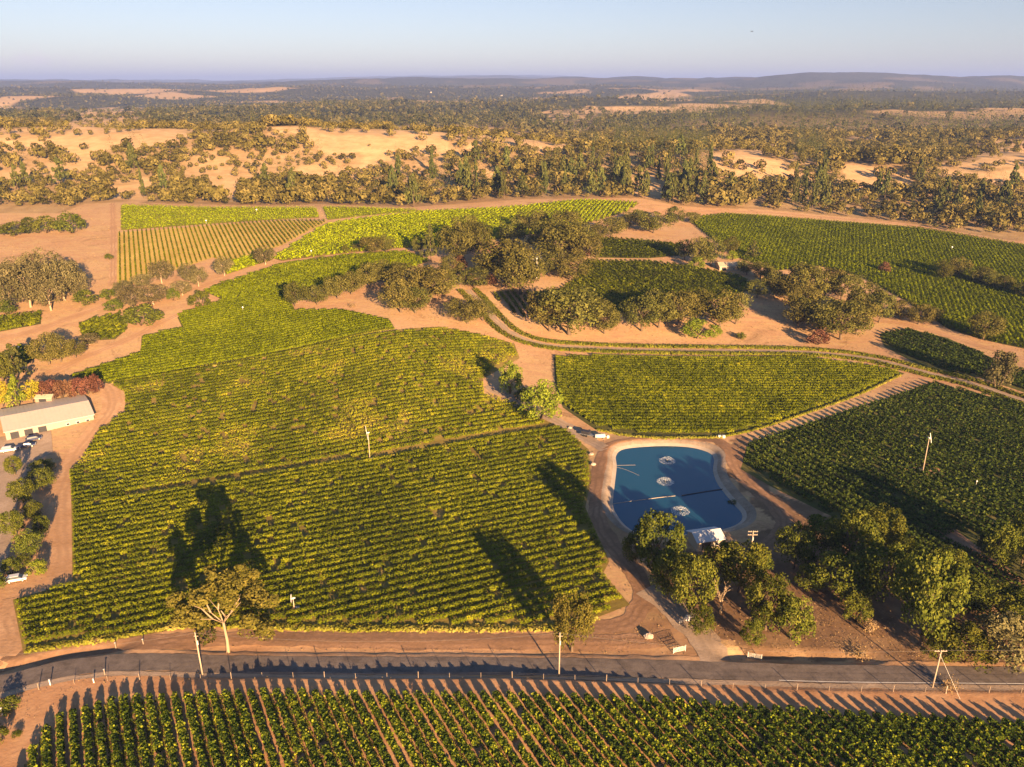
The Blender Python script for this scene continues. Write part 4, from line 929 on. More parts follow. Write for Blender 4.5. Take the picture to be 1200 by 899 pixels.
tree_px('bush', 858, 596, 585, 7, 'low dark shrub on the right bank of the pond')
tree_px('bush', 10, 832, 818, 14, 'low weedy shrub on the dirt left of the foreground block')
tree_px('bush', 2, 868, 850, 10, 'small weedy shrub at the bottom of the left edge')
tree_px('bush', 20, 862, 856, 6, 'smallest weedy shrub on the dirt near the bottom left corner')
print('near trees', NT)

# ------------------------------------------------------------------ trees of the slopes: candidates
def candidates():
    out = []
    ys = []
    Y = 585.0
    while Y < 1450: ys.append((Y, 7.3 + 1.2 * (Y - 585) / 865)); Y += 7.3 + 1.2 * (Y - 585) / 865
    while Y < 7500: s = max(10.5, 0.0088 * Y); ys.append((Y, s)); Y += s
    A = []
    for Y, s in ys:
        n = int(1.62 * Y / s); X = (np.arange(n) - n / 2 + RNG.uniform(0, 1)) * s
        A.append(np.stack([X + RNG.uniform(-.48, .48, n) * s, Y + RNG.uniform(-.48, .48, n) * s], 1))
    A = np.concatenate(A); Z = zfun(A[:, 0], A[:, 1]); c = cover(A[:, 0], A[:, 1], Z)
    k = RNG.uniform(size=len(A)) < c * np.where(A[:, 1] < 1450, 0.80, 0.92)
    A, Z = A[k], Z[k]; px, py = proj(A[:, 0], A[:, 1], Z)
    k = (px > -260) & (px < 1460); return A[k], Z[k], px[k], py[k]
CA, CZ, CPX, CPY = candidates()
nC = len(CA)
fr = np.interp(CPX, [0, 420, 480, 690, 705, 828, 838, 920, 930, 962, 970, 1200], [0.03, 0.04, 0.25, 0.32, 0.62, 0.62, 0.08, 0.08, 0.6, 0.55, 0.15, 0.15])
fr = np.where((CA[:, 1] < 1450) & (CPX > 470) & (CPX < 720) & (CPY < 185), 0.08, fr)
fr = np.where(CA[:, 1] > 1450, np.interp(CPX, [0, 300, 500, 760, 800, 1200], [0.22, 0.3, 0.4, 0.5, 0.85, 0.85]), fr)
isp = RNG.uniform(size=nC) < fr
sz = RNG.uniform(0.55, 1.45, nC) * (0.85 + 0.3 * vnoise(CA[:, 0], CA[:, 1], 50, 91))
CW = np.where(isp, RNG.uniform(8.5, 13.0, nC), RNG.uniform(8.0, 13.0, nC)) * sz * np.where(CA[:, 1] > 1450, 1.2, 1.0) * np.where((~isp) & (CA[:, 1] < 1450) & (CPX < 520), 0.88, 1.0)
tall = (CPX > 690) & (CPX < 970) & ((CPX < 835) | (CPX > 925)) & (CA[:, 1] < 1450)
CH = np.where(isp, RNG.uniform(14, 24, nC) * np.where(tall, 1.05, np.where((CA[:, 1] > 1450) & (CPX > 740), 1.45, 1.0)), CW * RNG.uniform(0.72, 0.95, nC))
# those that show largest stand as trees of their own
LEFT = 300 - NT
vis = (CPX > 4) & (CPX < 1196) & (CPY > 150)
score = np.where(vis, np.maximum(CH, CW) / CA[:, 1], 0)
near_i = np.argsort(-score)[:LEFT]
def slope_place(px):
    for x, p in ((230, 'on the far slope above the bare field'), (420, 'on the tan slope behind the lime vineyard'), (640, 'in the wooded slope behind the lime crest'), (830, 'in the pine wood behind the dry bank'), (1000, 'on the tan slope behind the far track')):
        if px < x: return p
    return 'in the wood behind the far right vineyard'
buckets = {}
for i in near_i: buckets.setdefault((slope_place(CPX[i]), bool(isp[i])), []).append(i)
for (place, p), L in buckets.items():
    L.sort(key=lambda i: CPX[i])
    for j, i in enumerate(L):
        put_tree('pine_far' if p else 'oak_far', (CA[i, 0], CA[i, 1], CZ[i] - 0.1), CW[i], CH[i], float(RNG.uniform(0, 6.28)),
                 f"{WORDS['pine_far' if p else 'oak_far']} {place}, {ordn(j + 1)} from the left", ('pines ' if p else 'oaks ') + place)
rest = np.ones(nC, bool); rest[near_i] = False
def mass(idx, pine, K, rng):
    n = len(idx); D = rng.normal(size=(n, K, 3)); D[..., 2] += 0.25; D /= np.linalg.norm(D, axis=2)[..., None]
    W = CW[idx][:, None]; Ht = CH[idx][:, None]; ph = rng.uniform(0, 6.28, (n, 1))
    if pine:
        z = rng.uniform(0.12, 1.0, (n, K)); a = rng.uniform(0, 6.28, (n, K)); r = (0.5 * (1 - z) ** 0.75 + 0.03) * rng.uniform(0.55, 1.2, (n, K)) * (1 + 0.3 * np.sin(14 * z + 2.5 * a + ph))
        P = np.stack([np.cos(a) * r * W, np.sin(a) * r * W, z * Ht], 2); Nr = np.stack([np.cos(a), np.sin(a), 0.75 + 0 * a], 2)
        S = (0.34 + 0.35 * (1 - z)) * W * 0.42
    else:
        lump = 0.82 + 0.2 * np.sin(3 * np.arctan2(D[..., 1], D[..., 0]) + ph) * np.cos(4 * D[..., 2] + ph)
        r = lump * rng.uniform(0.75, 1.05, (n, K)); P = np.stack([D[..., 0] * W * .5 * r, D[..., 1] * W * .5 * r, Ht * (0.55 + 0.45 * D[..., 2] * r)], 2); Nr = D.copy(); S = np.repeat(W * 0.5, K, 1)
    S = S * rng.uniform(0.7, 1.3, (n, K)) * (1.55 / math.sqrt(K))
    Nr = Nr + rng.normal(0, 0.38, Nr.shape)
    P[..., 2] = np.maximum(P[..., 2], 0.2)
    P += np.stack([CA[idx, 0], CA[idx, 1], CZ[idx]], 1)[:, None, :]
    T = np.clip(0.5 + rng.normal(0, 0.23, (n, 1)) + rng.normal(0, 0.14, (n, K)), 0.02, 0.98)
    return P.reshape(-1, 3), Nr.reshape(-1, 3), S.ravel(), T.ravel()
def wood(name, parts, mat, label):
    P, Nr, S, T = [np.concatenate(q) for q in zip(*parts)]
    stuff(link(name, np_mesh(name, quads(P, Nr, S, RNG), qfaces(len(P)), mat, T)), label, 'woodland')
cy = CA[:, 1]
M['oak_mass'] = leaf('oak_wood_leaves', [(0.0, (0.036, 0.034, 0.009)), (0.5, (0.112, 0.096, 0.024)), (1.0, (0.20, 0.16, 0.05))], 0.12)
M['far_mass'] = leaf('far_wood_leaves', [(0.0, (0.018, 0.022, 0.010)), (0.5, (0.058, 0.058, 0.022)), (1.0, (0.13, 0.11, 0.045))], 0.12)
M['pine_mass'] = leaf('pine_wood_needles', [(0.0, (0.018, 0.024, 0.009)), (0.5, (0.058, 0.066, 0.020)), (1.0, (0.12, 0.118, 0.038))], 0.1)
wood('oak_woodland', [mass(np.where(rest & ~isp & (cy < 1450))[0], False, 90, RNG)], M['oak_mass'], 'dusty oak woodland covering the far slopes')
wood('far_woodland', [mass(np.where(rest & ~isp & (cy >= 1450) & (cy < 2600))[0], False, 30, RNG), mass(np.where(rest & ~isp & (cy >= 2600))[0], False, 14, RNG)], M['far_mass'], 'dark mixed woodland on the plain behind the tan slopes')
wood('pine_woodland', [mass(np.where(rest & isp & (cy < 1450))[0], True, 80, RNG), mass(np.where(rest & isp & (cy >= 1450) & (cy < 2600))[0], True, 26, RNG), mass(np.where(rest & isp & (cy >= 2600))[0], True, 12, RNG)], M['pine_mass'], 'dark pine forest scattered through the far woods and along the ridges')
print('slope trees', nC, 'near', len(near_i), 'trees', NT)

# ------------------------------------------------------------------ built things
def gx(px, py): p = at(px, py); return np.array([p[0], p[1], zat(p[0], p[1])])
def span(h, dx):  # unit direction helper
    return np.array([math.cos(dx), math.sin(dx), 0])

def gable_house(name, label, e1, e2, r1, ze, zr, wallm, roofm, doors=0, windows=0, over=0.5, skylight=False):
    """e1, e2: front eave ends (x, y); r1: a point under the ridge; ze / zr eave and ridge heights above the ground"""
    e1, e2, r1 = [np.array(p[:2], float) for p in (e1, e2, r1)]; d = e2 - e1; L = np.linalg.norm(d); d /= L; n = np.array([-d[1], d[0]])
    if (r1 - e1) @ n < 0: n = -n
    D = abs((r1 - e1) @ n); g = min(zat(*p) for p in (e1, e2, e1 + n * 2 * D, e2 + n * 2 * D)); c = (e1 + e2) / 2 + n * D
    o = empty(name, (c[0], c[1], g)); tag(o, label, 'building')
    def W(a, b, z): q = d * a + n * b; return (q[0], q[1], z)
    hl, hd = L / 2 - over, D - over; sl = (zr - ze) / D; zw = ze + over * sl - 0.05
    b = MB(); V = [W(-hl, -hd, -1.5), W(hl, -hd, -1.5), W(hl, hd, -1.5), W(-hl, hd, -1.5), W(-hl, -hd, zw), W(hl, -hd, zw), W(hl, hd, zw), W(-hl, hd, zw), W(-hl, 0, zr - 0.1), W(hl, 0, zr - 0.1)]
    b.add(V, [(0, 1, 5, 4), (1, 2, 6, 9, 5), (2, 3, 7, 6), (3, 0, 4, 8, 7)]); b.build('wall', wallm, o)
    b = MB(); t = 0.14; H2 = L / 2
    b.add([W(-H2, -D, ze), W(H2, -D, ze), W(H2, 0, zr), W(-H2, 0, zr), W(H2, D, ze), W(-H2, D, ze), W(-H2, -D, ze + t), W(H2, -D, ze + t), W(H2, 0, zr + t), W(-H2, 0, zr + t), W(H2, D, ze + t), W(-H2, D, ze + t)],
          [(0, 3, 2, 1), (3, 5, 4, 2), (6, 7, 8, 9), (9, 8, 10, 11), (0, 1, 7, 6), (4, 5, 11, 10), (1, 2, 8, 7), (2, 4, 10, 8), (3, 0, 6, 9), (5, 3, 9, 11)])
    k = int(L / 1.2)
    for i in range(1, k):   # standing seams of the roof sheets
        a = -H2 + L * i / k
        for s in (-1, 1): b.hexa([W(a - .03, s * D * .98, ze + t + .005 + sl * D * .02), W(a + .03, s * D * .98, ze + t + .005 + sl * D * .02), W(a + .03, s * .05, zr + t - .02), W(a - .03, s * .05, zr + t - .02), W(a - .03, s * D * .98, ze + t + .05 + sl * D * .02), W(a + .03, s * D * .98, ze + t + .05 + sl * D * .02), W(a + .03, s * .05, zr + t + .03), W(a - .03, s * .05, zr + t + .03)])
    roof = b.build('roof', roofm, o)
    rz = math.atan2(d[1], d[0])
    for i in range(doors):
        b = MB(); a = -hl + 2.5 + i * 4.0; q = W(a, -hd - 0.04, min(1.25, zw * .45)); b.box(q, (2.4, 0.1, min(2.5, zw * .85)), rz); b.build('door', M['dark'], o)
    for i in range(windows):
        b = MB(); a = hl - 2.0 - i * 3.0; q = W(a, -hd - 0.04, 1.5); b.box(q, (1.1, 0.1, 0.9), rz); w = b.build('window', M['white'], o)
        b = MB(); q = W(a, -hd - 0.07, 1.5); b.box(q, (0.95, 0.1, 0.75), rz); b.build('pane', M['glass'], w)
    return o
e1, e2 = at(4, 505, 3.0 + 1.0), at(111, 484.5, 4.0); r1 = at(60, 478, 6.2)
gb = zat(e1[0], e1[1])
gable_house('barn', 'long barn with a cream metal roof at the left edge of the vineyard', at(4, 507, gb + 3.0), at(111, 486, gb + 3.0), at(58, 477, gb + 4.6), 3.0, 4.4, M['barn_wall'], M['cream'], 3, 3, 0.4)
gp = 0.3
gable_house('pump_house', 'pump house with a white metal gable roof at the near end of the pond', at(817, 636, gp + 2.6), at(851, 631, gp + 2.6), at(830, 620, gp + 4.0), 2.6, 3.9, M['wall'], M['zinc'], 1, 1, 0.35)
gk = gx(628, 308)
gable_house('farmhouse', 'farmhouse with a dark roof half hidden by oaks on the knoll', gk + (-8, 0, 0), gk + (7, -1, 0), gk + (0, 6, 0), 3.2, 5.6, M['white'], M['grey_metal'], 1, 2, 0.5)
gk = gx(857, 318)
gable_house('cottage', 'pale roofed cottage among trees beside the far right vineyard', gk + (-7, 0, 0), gk + (7, 1, 0), gk + (0, 5, 0), 2.8, 4.6, M['wall'], M['wall'], 1, 2, 0.4)
gk = gx(51, 474)
gable_house('storage_shed', 'small brown roofed shed between the red hedge and the barn', gk + (-3, 0, 0), gk + (3, .6, 0), gk + (0, 2.2, 0), 2.1, 2.9, M['wood'], M['wall'], 1, 0, 0.2)
for i, (x, y, L, lab) in enumerate(((505, 109, 10, 'tiny white farm building in the far woods left of the middle'), (588, 113, 12, 'tiny white building in the far woods near the middle'), (304, 124, 8, 'tiny pale building in the far woods at left'))):
    gk = gx(x, y); gable_house('farm_building', lab, gk + (-L / 2, 0, 0), gk + (L / 2, 0, 0), gk + (0, 4, 0), 5.0, 7.0, M['wall'], M['zinc'], 0, 0, 0.3)

# poles
def utility_pole(px, py, topy, label, arms, group='utility poles along the road', guy=False, lean=0.0):
    g = gx(px, py); h = height_for(g, topy); o = empty('utility_pole', g); tag(o, label, 'utility pole', group)
    b = MB(); b.tube([(0, 0, -0.4), (0.05 * lean * h, 0, h)], [0.17, 0.11], 10); b.build('pole', M['pole'], o, smooth=True)
    for k in range(arms):
        z = h - 0.35 - k * 0.9; b = MB(); b.box((0.05 * lean * z, 0.16, z), (2.4, 0.11, 0.13)); a = b.build('crossarm', M['pole'], o)
        for s in (-1.05, -0.5, 0.5, 1.05):
            b = MB(); b.tube([(0.05 * lean * z + s, 0.16, z + 0.065), (0.05 * lean * z + s, 0.16, z + 0.17), (0.05 * lean * z + s, 0.16, z + 0.25)], [0.03, 0.06, 0.04], 8); b.build('insulator', M['steel'], a)
    if not arms:
        b = MB(); b.tube([(0.05 * lean * h, 0, h), (0.05 * lean * h, 0, h + 0.22)], [0.05, 0.03], 8); b.build('insulator', M['steel'], o)
        b = MB(); b.box((0.05 * lean * h + .1, 0.0, h - 0.7), (0.9, 0.1, 0.1)); b.build('crossarm', M['pole'], o)
    if guy:
        b = MB(); b.tube([(0, 0, h * 0.9), (3.6, -3.4, zat(g[0] + 3.6, g[1] - 3.4) - g[2])], [0.02, 0.02], 5); b.build('guy_wire', M['steel'], o)
        b = MB(); b.tube([(1.6, -1.9, -0.3), (1.6, -1.9, 2.1)], [0.12, 0.10], 8); b.build('stub_post', M['pole'], o, smooth=True)
    else:
        b = MB(); b.tube([(0.06, -0.13, h - 2.6), (0.06, -0.13, h - 1.7)], 0.17, 10); b.build('meter_can', M['steel'], o)
    return g + np.array([0.05 * lean * h, 0, h])
T1 = utility_pole(237.5, 791, 742, 'utility pole in front of the spreading oak, on the near side of the road', 0, lean=-0.35)
T2 = utility_pole(655, 792, 742, 'utility pole in front of the lone drooping tree, on the near side of the road', 0)
T3 = utility_pole(1092.5, 806, 762, 'utility pole with a guy wire beside the road at right', 1, guy=True, lean=0.4)
T4 = utility_pole(879, 655, 622, 'utility pole with two crossarms beside the pump house', 2, None)
def wire(name, label, A, B, sag, n=14):
    b = MB(); pts = [np.array(A) * (1 - k / n) + np.array(B) * (k / n) - np.array([0, 0, sag * 4 * (k / n) * (1 - k / n)]) for k in range(n + 1)]
    b.tube(pts, 0.02, 5); tag(b.build(name, M['wire']), label, 'power line', 'power lines')
wire('power_line', 'thin power line strung from the left roadside pole to the middle one', T1, T2, 2.0)
wire('power_line', 'thin power line strung from the middle roadside pole to the right one', T2, T3, 2.0)
wire('power_line', 'thin power line running off to the right from the guyed pole', T3, T3 + np.array([75, 6, 0]), 1.5)
wire('power_line', 'thin power line running off to the left edge from the left pole', T1 + 0, T1 + np.array([-60, -8, 0]), 1.5)
g = gx(629, 326); b = MB(); b.tube([(0, 0, -0.3), (0, 0, height_for(g, 303))], [0.2, 0.14], 8); o = empty('lamp_post', g); tag(o, 'pale post standing in front of the farmhouse on the knoll', 'post'); b.build('post', M['white'], o); b = MB(); hh = height_for(g, 303); b.box((0, 0, hh + .15), (0.5, 0.5, 0.3)); b.build('cap', M['steel'], o)

def wind_machine(px, py, topy, label, yaw, bl=2.7, group='vineyard wind machines', pitch=0.5):
    g = gx(px, py); h = height_for(g, topy); o = empty('wind_machine', g, yaw); tag(o, label, 'wind machine', group)
    b = MB(); b.tube([(0, 0, -0.3), (0, 0, h * .5), (0, 0, h - .25)], [0.16, 0.13, 0.10], 10); b.build('tower', M['pole'], o, smooth=True)
    b = MB(); b.box((0.7, 0, 0.55), (0.9, 0.6, 0.8)); b.box((0.7, 0, 0.98), (1.0, 0.7, 0.06)); b.build('engine_box', M['grey_metal'], o, bevel=0.03)
    b = MB(); b.tube([(-0.35, 0, h - .05), (0.5, 0, h + .03)], [0.24, 0.16], 10); b.tube([(0, 0, h - .3), (0, 0, h)], 0.17, 10); b.build('gearbox', M['steel'], o, smooth=True)
    for s in (-1, 1):
        c, q = math.cos(pitch), math.sin(pitch); b = MB()
        def Q(l, w, t): return (-0.4 + t, s * l * c + w * -q * 0, h + s * l * q + w)
        b.hexa([Q(.1, -.12, -.04), Q(.1, -.12, .06), Q(bl, -.08, .05), Q(bl, -.08, -.0), Q(.1, .12, -.1), Q(.1, .12, 0.0), Q(bl, .12, .0), Q(bl, .12, -.05)]); b.build('blade', M['white'], o)
wind_machine(433.5, 540, 507, 'white wind machine at the grassy strip in the left field', 0.3)
wind_machine(1081, 554, 513, 'white wind machine on a bare patch in the right block', 2.4, pitch=0.9)
wind_machine(345, 716, 701, 'short white wind machine at the roadside edge of the left field', 0.2, bl=0.9)
drape('dirt_patch', pxpoly([(1056,544),(1075,541),(1095,546),(1112,556),(1102,560),(1078,556),(1060,550)]), M['lane'], 0.12, 1.5)
for i, (x, y, lab) in enumerate(((1143, 572, 'white ball marker on a short post in the right block'), (1115, 294, 'white ball marker in the far right vineyard'), (23, 413, 'white ball marker beside the small vine patch at left'), (285, 366, 'white ball marker in the smooth green block'), (365, 299, 'white ball marker at the edge of the lime vineyard'), (242, 263, 'white ball marker above the striped vineyard'), (301, 250, 'white ball marker in the flat lime strip'))):
    g = gx(x, y); r = 0.0008 * g[1] + 0.06; o = empty('marker_ball', g); tag(o, lab, 'marker', 'white ball markers'); b = MB(); b.tube([(0, 0, -.1), (0, 0, 2.0)], 0.05, 6); b.build('post', M['steel'], o); b = MB(); b.ball((0, 0, 2.0 + r), r, 12, 8); b.build('ball', M['white'], o, smooth=True)

# fence along the near side of the road
fx = []; X = at(52, 800)[0]
while X < at(1260, 805)[0]: fx.append(X); X += 6.1
fp = np.array([[x, roadY(x) - 5.0 - 0.3 * sstep(-60, -80, x)] for x in fx]); fz = zfun(fp[:, 0], fp[:, 1]); mid = fp[len(fp) // 2]
fo = empty('wire_fence', (mid[0], mid[1], zat(*mid))); tag(fo, 'wire fence on thin posts along the near side of the road', 'fence'); base = np.array([mid[0], mid[1], zat(*mid)])
for i, (p, z) in enumerate(zip(fp, fz)):
    q = np.array([p[0], p[1], z]) - base; big = i % 3 == 0; hh = 1.55 if big else 1.25; b = MB(); lx = RNG.uniform(-.04, .04)
    b.tube([q - (0, 0, .2), q + (lx, 0, hh)], 0.075 if big else 0.045, 6); b.build('post', M['wood'], fo)
for hgt in (0.45, 0.85, 1.2):
    b = MB(); b.tube([np.array([p[0], p[1], z + hgt]) - base for p, z in zip(fp, fz)], 0.006, 4); b.build('wire', M['wire'], fo)
for i, (x, y, hh, lab) in enumerate(((59, 803, 1.3, 'pale marker post on the road shoulder near the left edge'), (123, 791, 1.3, 'pale marker post at the inside of the road bend'), (110, 800, 0.9, 'short white marker below the road bend'), (136, 760, 1.4, 'thin post on the dirt above the road bend'), (168, 755, 1.2, 'thin post with a cross piece beside the dirt lane'), (3, 838, 1.6, 'white post among weeds at the left edge'))):
    g = gx(x, y); o = empty('marker_post', g); tag(o, lab, 'post', 'roadside marker posts'); b = MB(); b.tube([(0, 0, -.2), (0, 0, hh)], [0.11, 0.10], 8); b.build('post', M['white'] if i in (0, 2, 5) else M['wood'], o); b = MB(); b.box((0, 0, hh + .05), (0.26, 0.26, 0.1)); b.build('cap', M['steel'], o)

def gate(p, q, label, hh=1.3):
    A, B = gx(*p), gx(*q); o = empty('farm_gate', A); tag(o, label, 'gate', 'farm gates at the entrance'); d = B - A
    b = MB()
    for z in (0.3, 0.55, 0.8, 1.05, hh): b.tube([np.array((0, 0, z)), d + np.array((0, 0, z - d[2] * 0))], 0.03, 6)
    for s in (0.02, 0.5, 0.98): b.tube([d * s + np.array((0, 0, .3)), d * s + np.array((0, 0, hh))], 0.03, 6)
    b.tube([np.array((0, 0, .3)), d * .5 + np.array((0, 0, hh))], 0.025, 6); b.build('gate_frame', M['steel'], o)
    for s in (0, 1):
        b = MB(); b.tube([d * s + np.array((0, 0, -.2)), d * s + np.array((0, 0, hh + .25))], 0.07, 8); b.build('post', M['steel'], o)
gate((876, 771), (892, 774), 'open white farm gate beside the road right of the entrance drive')
gate((789, 766), (803, 763), 'open farm gate on the dirt left of the entrance drive')
gate((796, 732), (812, 724), 'low pipe gate across the drive below the grove')
g = gx(806, 727); o = empty('utility_box', g); tag(o, 'small white utility box beside the pipe gate on the drive', 'box'); b = MB(); b.box((0, 0, .55), (0.9, 0.7, 1.1)); b.build('box', M['white'], o, bevel=.03); b = MB(); b.box((0, 0, 1.13), (1.0, .8, .06)); b.build('lid', M['steel'], o)

# vehicles
def car(px, py, rz, paint, label, L=4.6, Wd=1.85, bed=False):
    g = gx(px, py); g[2] += 0.12; o = empty('parked_car', g, rz); tag(o, label, 'car', 'parked cars in the yard'); h, w = L / 2, Wd / 2
    b = MB(); b.hexa([(-h, -w, .35), (h, -w, .35), (h, w, .35), (-h, w, .35), (-h, -w * .96, .95), (h * .98, -w * .93, .85), (h * .98, w * .93, .85), (-h, w * .96, .95)]); b.build('body', M[paint], o, bevel=.09)
    x0, x1 = (-.15 * L, .22 * L) if bed else (-.44 * L, .2 * L)
    b = MB(); b.hexa([(x0, -w * .9, .93), (x1 + .5, -w * .9, .9), (x1 + .5, w * .9, .9), (x0, w * .9, .93), (x0 + .25, -w * .74, 1.46), (x1 - .25, -w * .74, 1.46), (x1 - .25, w * .74, 1.46), (x0 + .25, w * .74, 1.46)]); b.build('window_band', M['glass'], o, bevel=.05)
    b = MB(); b.box(((x0 + x1) / 2, 0, 1.50), (x1 - x0 - .45, w * 1.5, .07)); b.build('roof', M[paint], o, bevel=.03)
    for sx in (-.31, .31):
        for sy in (-1, 1):
            b = MB(); b.tube([(sx * L, sy * (w - .12), .34), (sx * L, sy * (w + .04), .34)], .34, 14); wh = b.build('wheel', M['rubber'], o); b = MB(); b.tube([(sx * L, sy * (w + .04), .34), (sx * L, sy * (w + .06), .34)], .2, 10); b.build('rim', M['steel'], wh)
    for sy in (-.62, .62):
        b = MB(); b.box((h - .0, sy * w, .68), (.08, .36, .16)); b.build('headlight', M['white'], o)
car(31, 524, 0.5, 'navy', 'dark blue pickup parked in front of the barn', 5.4, 1.95, True)
car(40, 516, 0.6, 'navy', 'dark blue car parked nearest the barn wall')
car(11, 529, 0.4, 'white', 'white car parked left of the dark blue pickup')
car(20, 681, 0.35, 'silver', 'silver car parked under the shrubs at the bottom of the tree strip', 4.4)
# trailer and tank by the pond
g = gx(688, 511); o = empty('farm_trailer', g, -0.5); tag(o, 'dark flatbed trailer parked beside the white tank by the pond', 'trailer')
b = MB(); b.box((0, 0, .75), (4.6, 1.9, .18)); b.build('deck', M['grey_metal'], o)
b = MB(); b.box((-.5, 0, 1.35), (2.8, 1.7, 1.0)); b.build('load', M['dark'], o, bevel=.06)
b = MB(); b.tube([(2.3, -.5, .7), (3.6, 0, .6)], .05, 6); b.tube([(2.3, .5, .7), (3.6, 0, .6)], .05, 6); b.build('drawbar', M['grey_metal'], o)
for sx in (-.9, .1):
    for sy in (-1, 1): b = MB(); b.tube([(sx, sy * .9, .38), (sx, sy * 1.12, .38)], .38, 14); b.build('wheel', M['rubber'], o)
g = gx(703, 514); o = empty('water_tank', g, 0.1); tag(o, 'white water tank with a pump at the corner of the pond lane', 'tank')
b = MB(); b.tube([(-1.7, 0, .95), (-1.6, 0, .95), (1.6, 0, .95), (1.7, 0, .95)], [.55, .7, .7, .55], 18); b.build('tank', M['steel'], o, smooth=True)
b = MB()
for x in (-1.1, 1.1): b.box((x, 0, .12), (.25, 1.3, .35))
b.build('cradle', M['grey_metal'], o)
b = MB(); b.tube([(0, 0, 1.7), (0, 0, 1.95)], .25, 12); b.build('cap', M['dark'], o)
b = MB(); b.box((2.7, .2, .45), (.8, .7, .9)); b.tube([(2.3, .2, .5), (1.6, .1, .5)], .07, 8); b.build('pump', M['steel'], o, bevel=.04)
for x, lab in ((843, 'small white irrigation box behind the pond, nearer the pond bank'), (848, 'small white irrigation box behind the pond, nearer the striped gap')):
    g = gx(x, 513); o = empty('irrigation_box', g); tag(o, lab, 'box', 'irrigation boxes'); b = MB(); b.box((0, 0, .4), (0.9, .7, .8)); b.build('box', M['steel'], o, bevel=.04); b = MB(); b.box((0, 0, .83), (1.0, .8, .06)); b.build('lid', M['steel'], o)

# pond gear
for (x, y), lab in ((c5(562, 277), 'farthest of the three aerator fountains, foaming on the pond'), (c5(552, 390), 'middle one of the three aerator fountains on the pond'), (c5(632, 548), 'nearest aerator fountain, its foam brightest, close to the pump house')):
    p = at(x, y, -0.9); o = empty('aerator_fountain', p); tag(o, lab, 'fountain', 'pond aerators')
    b = MB(); b.tube([(0, 0, -.1), (0, 0, .22)], [.35, .3], 16); b.tube([(0, 0, .2), (0, 0, .4)], [.12, .1], 10); b.build('float', M['dark'], o)
    rg = np.random.default_rng(int(x)); n = 620; r = 0.4 + 2.2 * np.sqrt(rg.uniform(0, 1, n)); a = rg.uniform(0, 6.28, n); k = rg.uniform(0, 1, n) < np.clip(1.5 - np.abs(r - 2.0) * 0.95, .1, 1); r, a = r[k], a[k]
    P = np.stack([r * np.cos(a), r * np.sin(a), rg.uniform(.015, .05, len(r))], 1); Nr = np.tile([0, 0, 1.0], (len(r), 1)) + rg.normal(0, .12, (len(r), 3))
    link('foam_ring', np_mesh('foam_ring', quads(P, Nr, rg.uniform(.05, .12, len(r)), rg), qfaces(len(r)), M['foam']), o)
    n = 420; a = rg.uniform(0, 6.28, n); q = rg.uniform(0, 1, n); r = .2 + 1.9 * q; z = .5 + 1.1 * 4 * q * (1 - q) * .6 - .45 * q; P = np.stack([r * np.cos(a), r * np.sin(a), np.maximum(z, .05)], 1)
    link('spray', np_mesh('spray', quads(P, rg.normal(size=(n, 3)), rg.uniform(.02, .07, n), rg), qfaces(n), M['foam']), o)
def floating(name, label, pts, r, mat, cat, jit=0.3):
    P = catmull(np.array([at(*c5(*p), -0.9)[:2] for p in pts]), 10); b = MB(); b.tube([(p[0], p[1], -0.9 + r * .5) for p in P], r, 7); tag(b.build(name, mat, None, None, True), label, cat)
floating('floating_boom', 'pale floating boom stretched across the left half of the pond', [(262, 512), (350, 498), (430, 488), (520, 476), (606, 467)], 0.09, M['liner_sheet'], 'boom')
floating('floating_boom', 'dark floating boom reaching from the right bank into the pond', [(640, 466), (690, 458), (760, 446), (862, 431)], 0.16, M['dark'], 'boom')
floating('mooring_rope', 'thin pale rope slanting from the left bank over the pond', [(286, 310), (340, 326), (410, 356)], 0.035, M['liner_sheet'], 'rope')
floating('mooring_rope', 'short straight rope at the far left of the pond', [(286, 302), (390, 300)], 0.035, M['liner_sheet'], 'rope')

# dry stalks, dead branches, small stones
rg = np.random.default_rng(77)
def stalks(poly, n, size):
    P = pxpoly(poly); x0, y0 = P.min(0); x1, y1 = P.max(0); X = rg.uniform(x0, x1, n); Y = rg.uniform(y0, y1, n); k = inside(P, X, Y) & (rg.uniform(size=n) < 0.5 + 0.6 * vnoise(X, Y, 3.5, 95)); X, Y = X[k], Y[k]
    return np.stack([X, Y, zfun(X, Y) + rg.uniform(.05, .3, len(X))], 1), np.full(len(X), size)
A = [stalks([(915,735),(960,700),(1010,725),(1075,760),(1090,775),(1000,772),(900,768)], 5200, .09), stalks([(815,735),(850,715),(900,760),(880,766),(850,762)], 1500, .09), stalks([(690,740),(780,735),(800,760),(700,762)], 900, .08), stalks([(-20,850),(40,810),(120,795),(60,830),(0,870)], 600, .08)]
n = 90000; Yr = np.exp(rg.uniform(math.log(128), math.log(600), n)); Xr = rg.uniform(-0.72, 0.72, n) * Yr
keep = rg.uniform(size=n) < 0.15 + 1.2 * np.clip(vnoise(Xr, Yr, 22, 96) * 0.6 + vnoise(Xr, Yr, 6, 97) * 0.5, 0, 1)
keep &= (np.abs(Yr - roadY(Xr)) > 4.5)
for P_ in ALLPOLY + [offset_poly(POND, 5.5), pxpoly([(-60,520),(60,505),(62,530),(40,545),(22,580),(14,640),(-2,690),(-60,690)])]:
    keep &= ~inside(P_, Xr, Yr)
for nm, Pl, w_, mt, off in LANES:
    ii = np.where(keep)[0]; dl = dist_poly(pxline(Pl, 4), Xr[ii], Yr[ii], False); keep[ii[dl < w_ * 0.48]] = False
Xr, Yr = Xr[keep], Yr[keep]; A.append((np.stack([Xr, Yr, zfun(Xr, Yr) + rg.uniform(.03, .25, len(Xr))], 1), 0.07 + 0.00042 * Yr)); print('tufts', len(Xr))
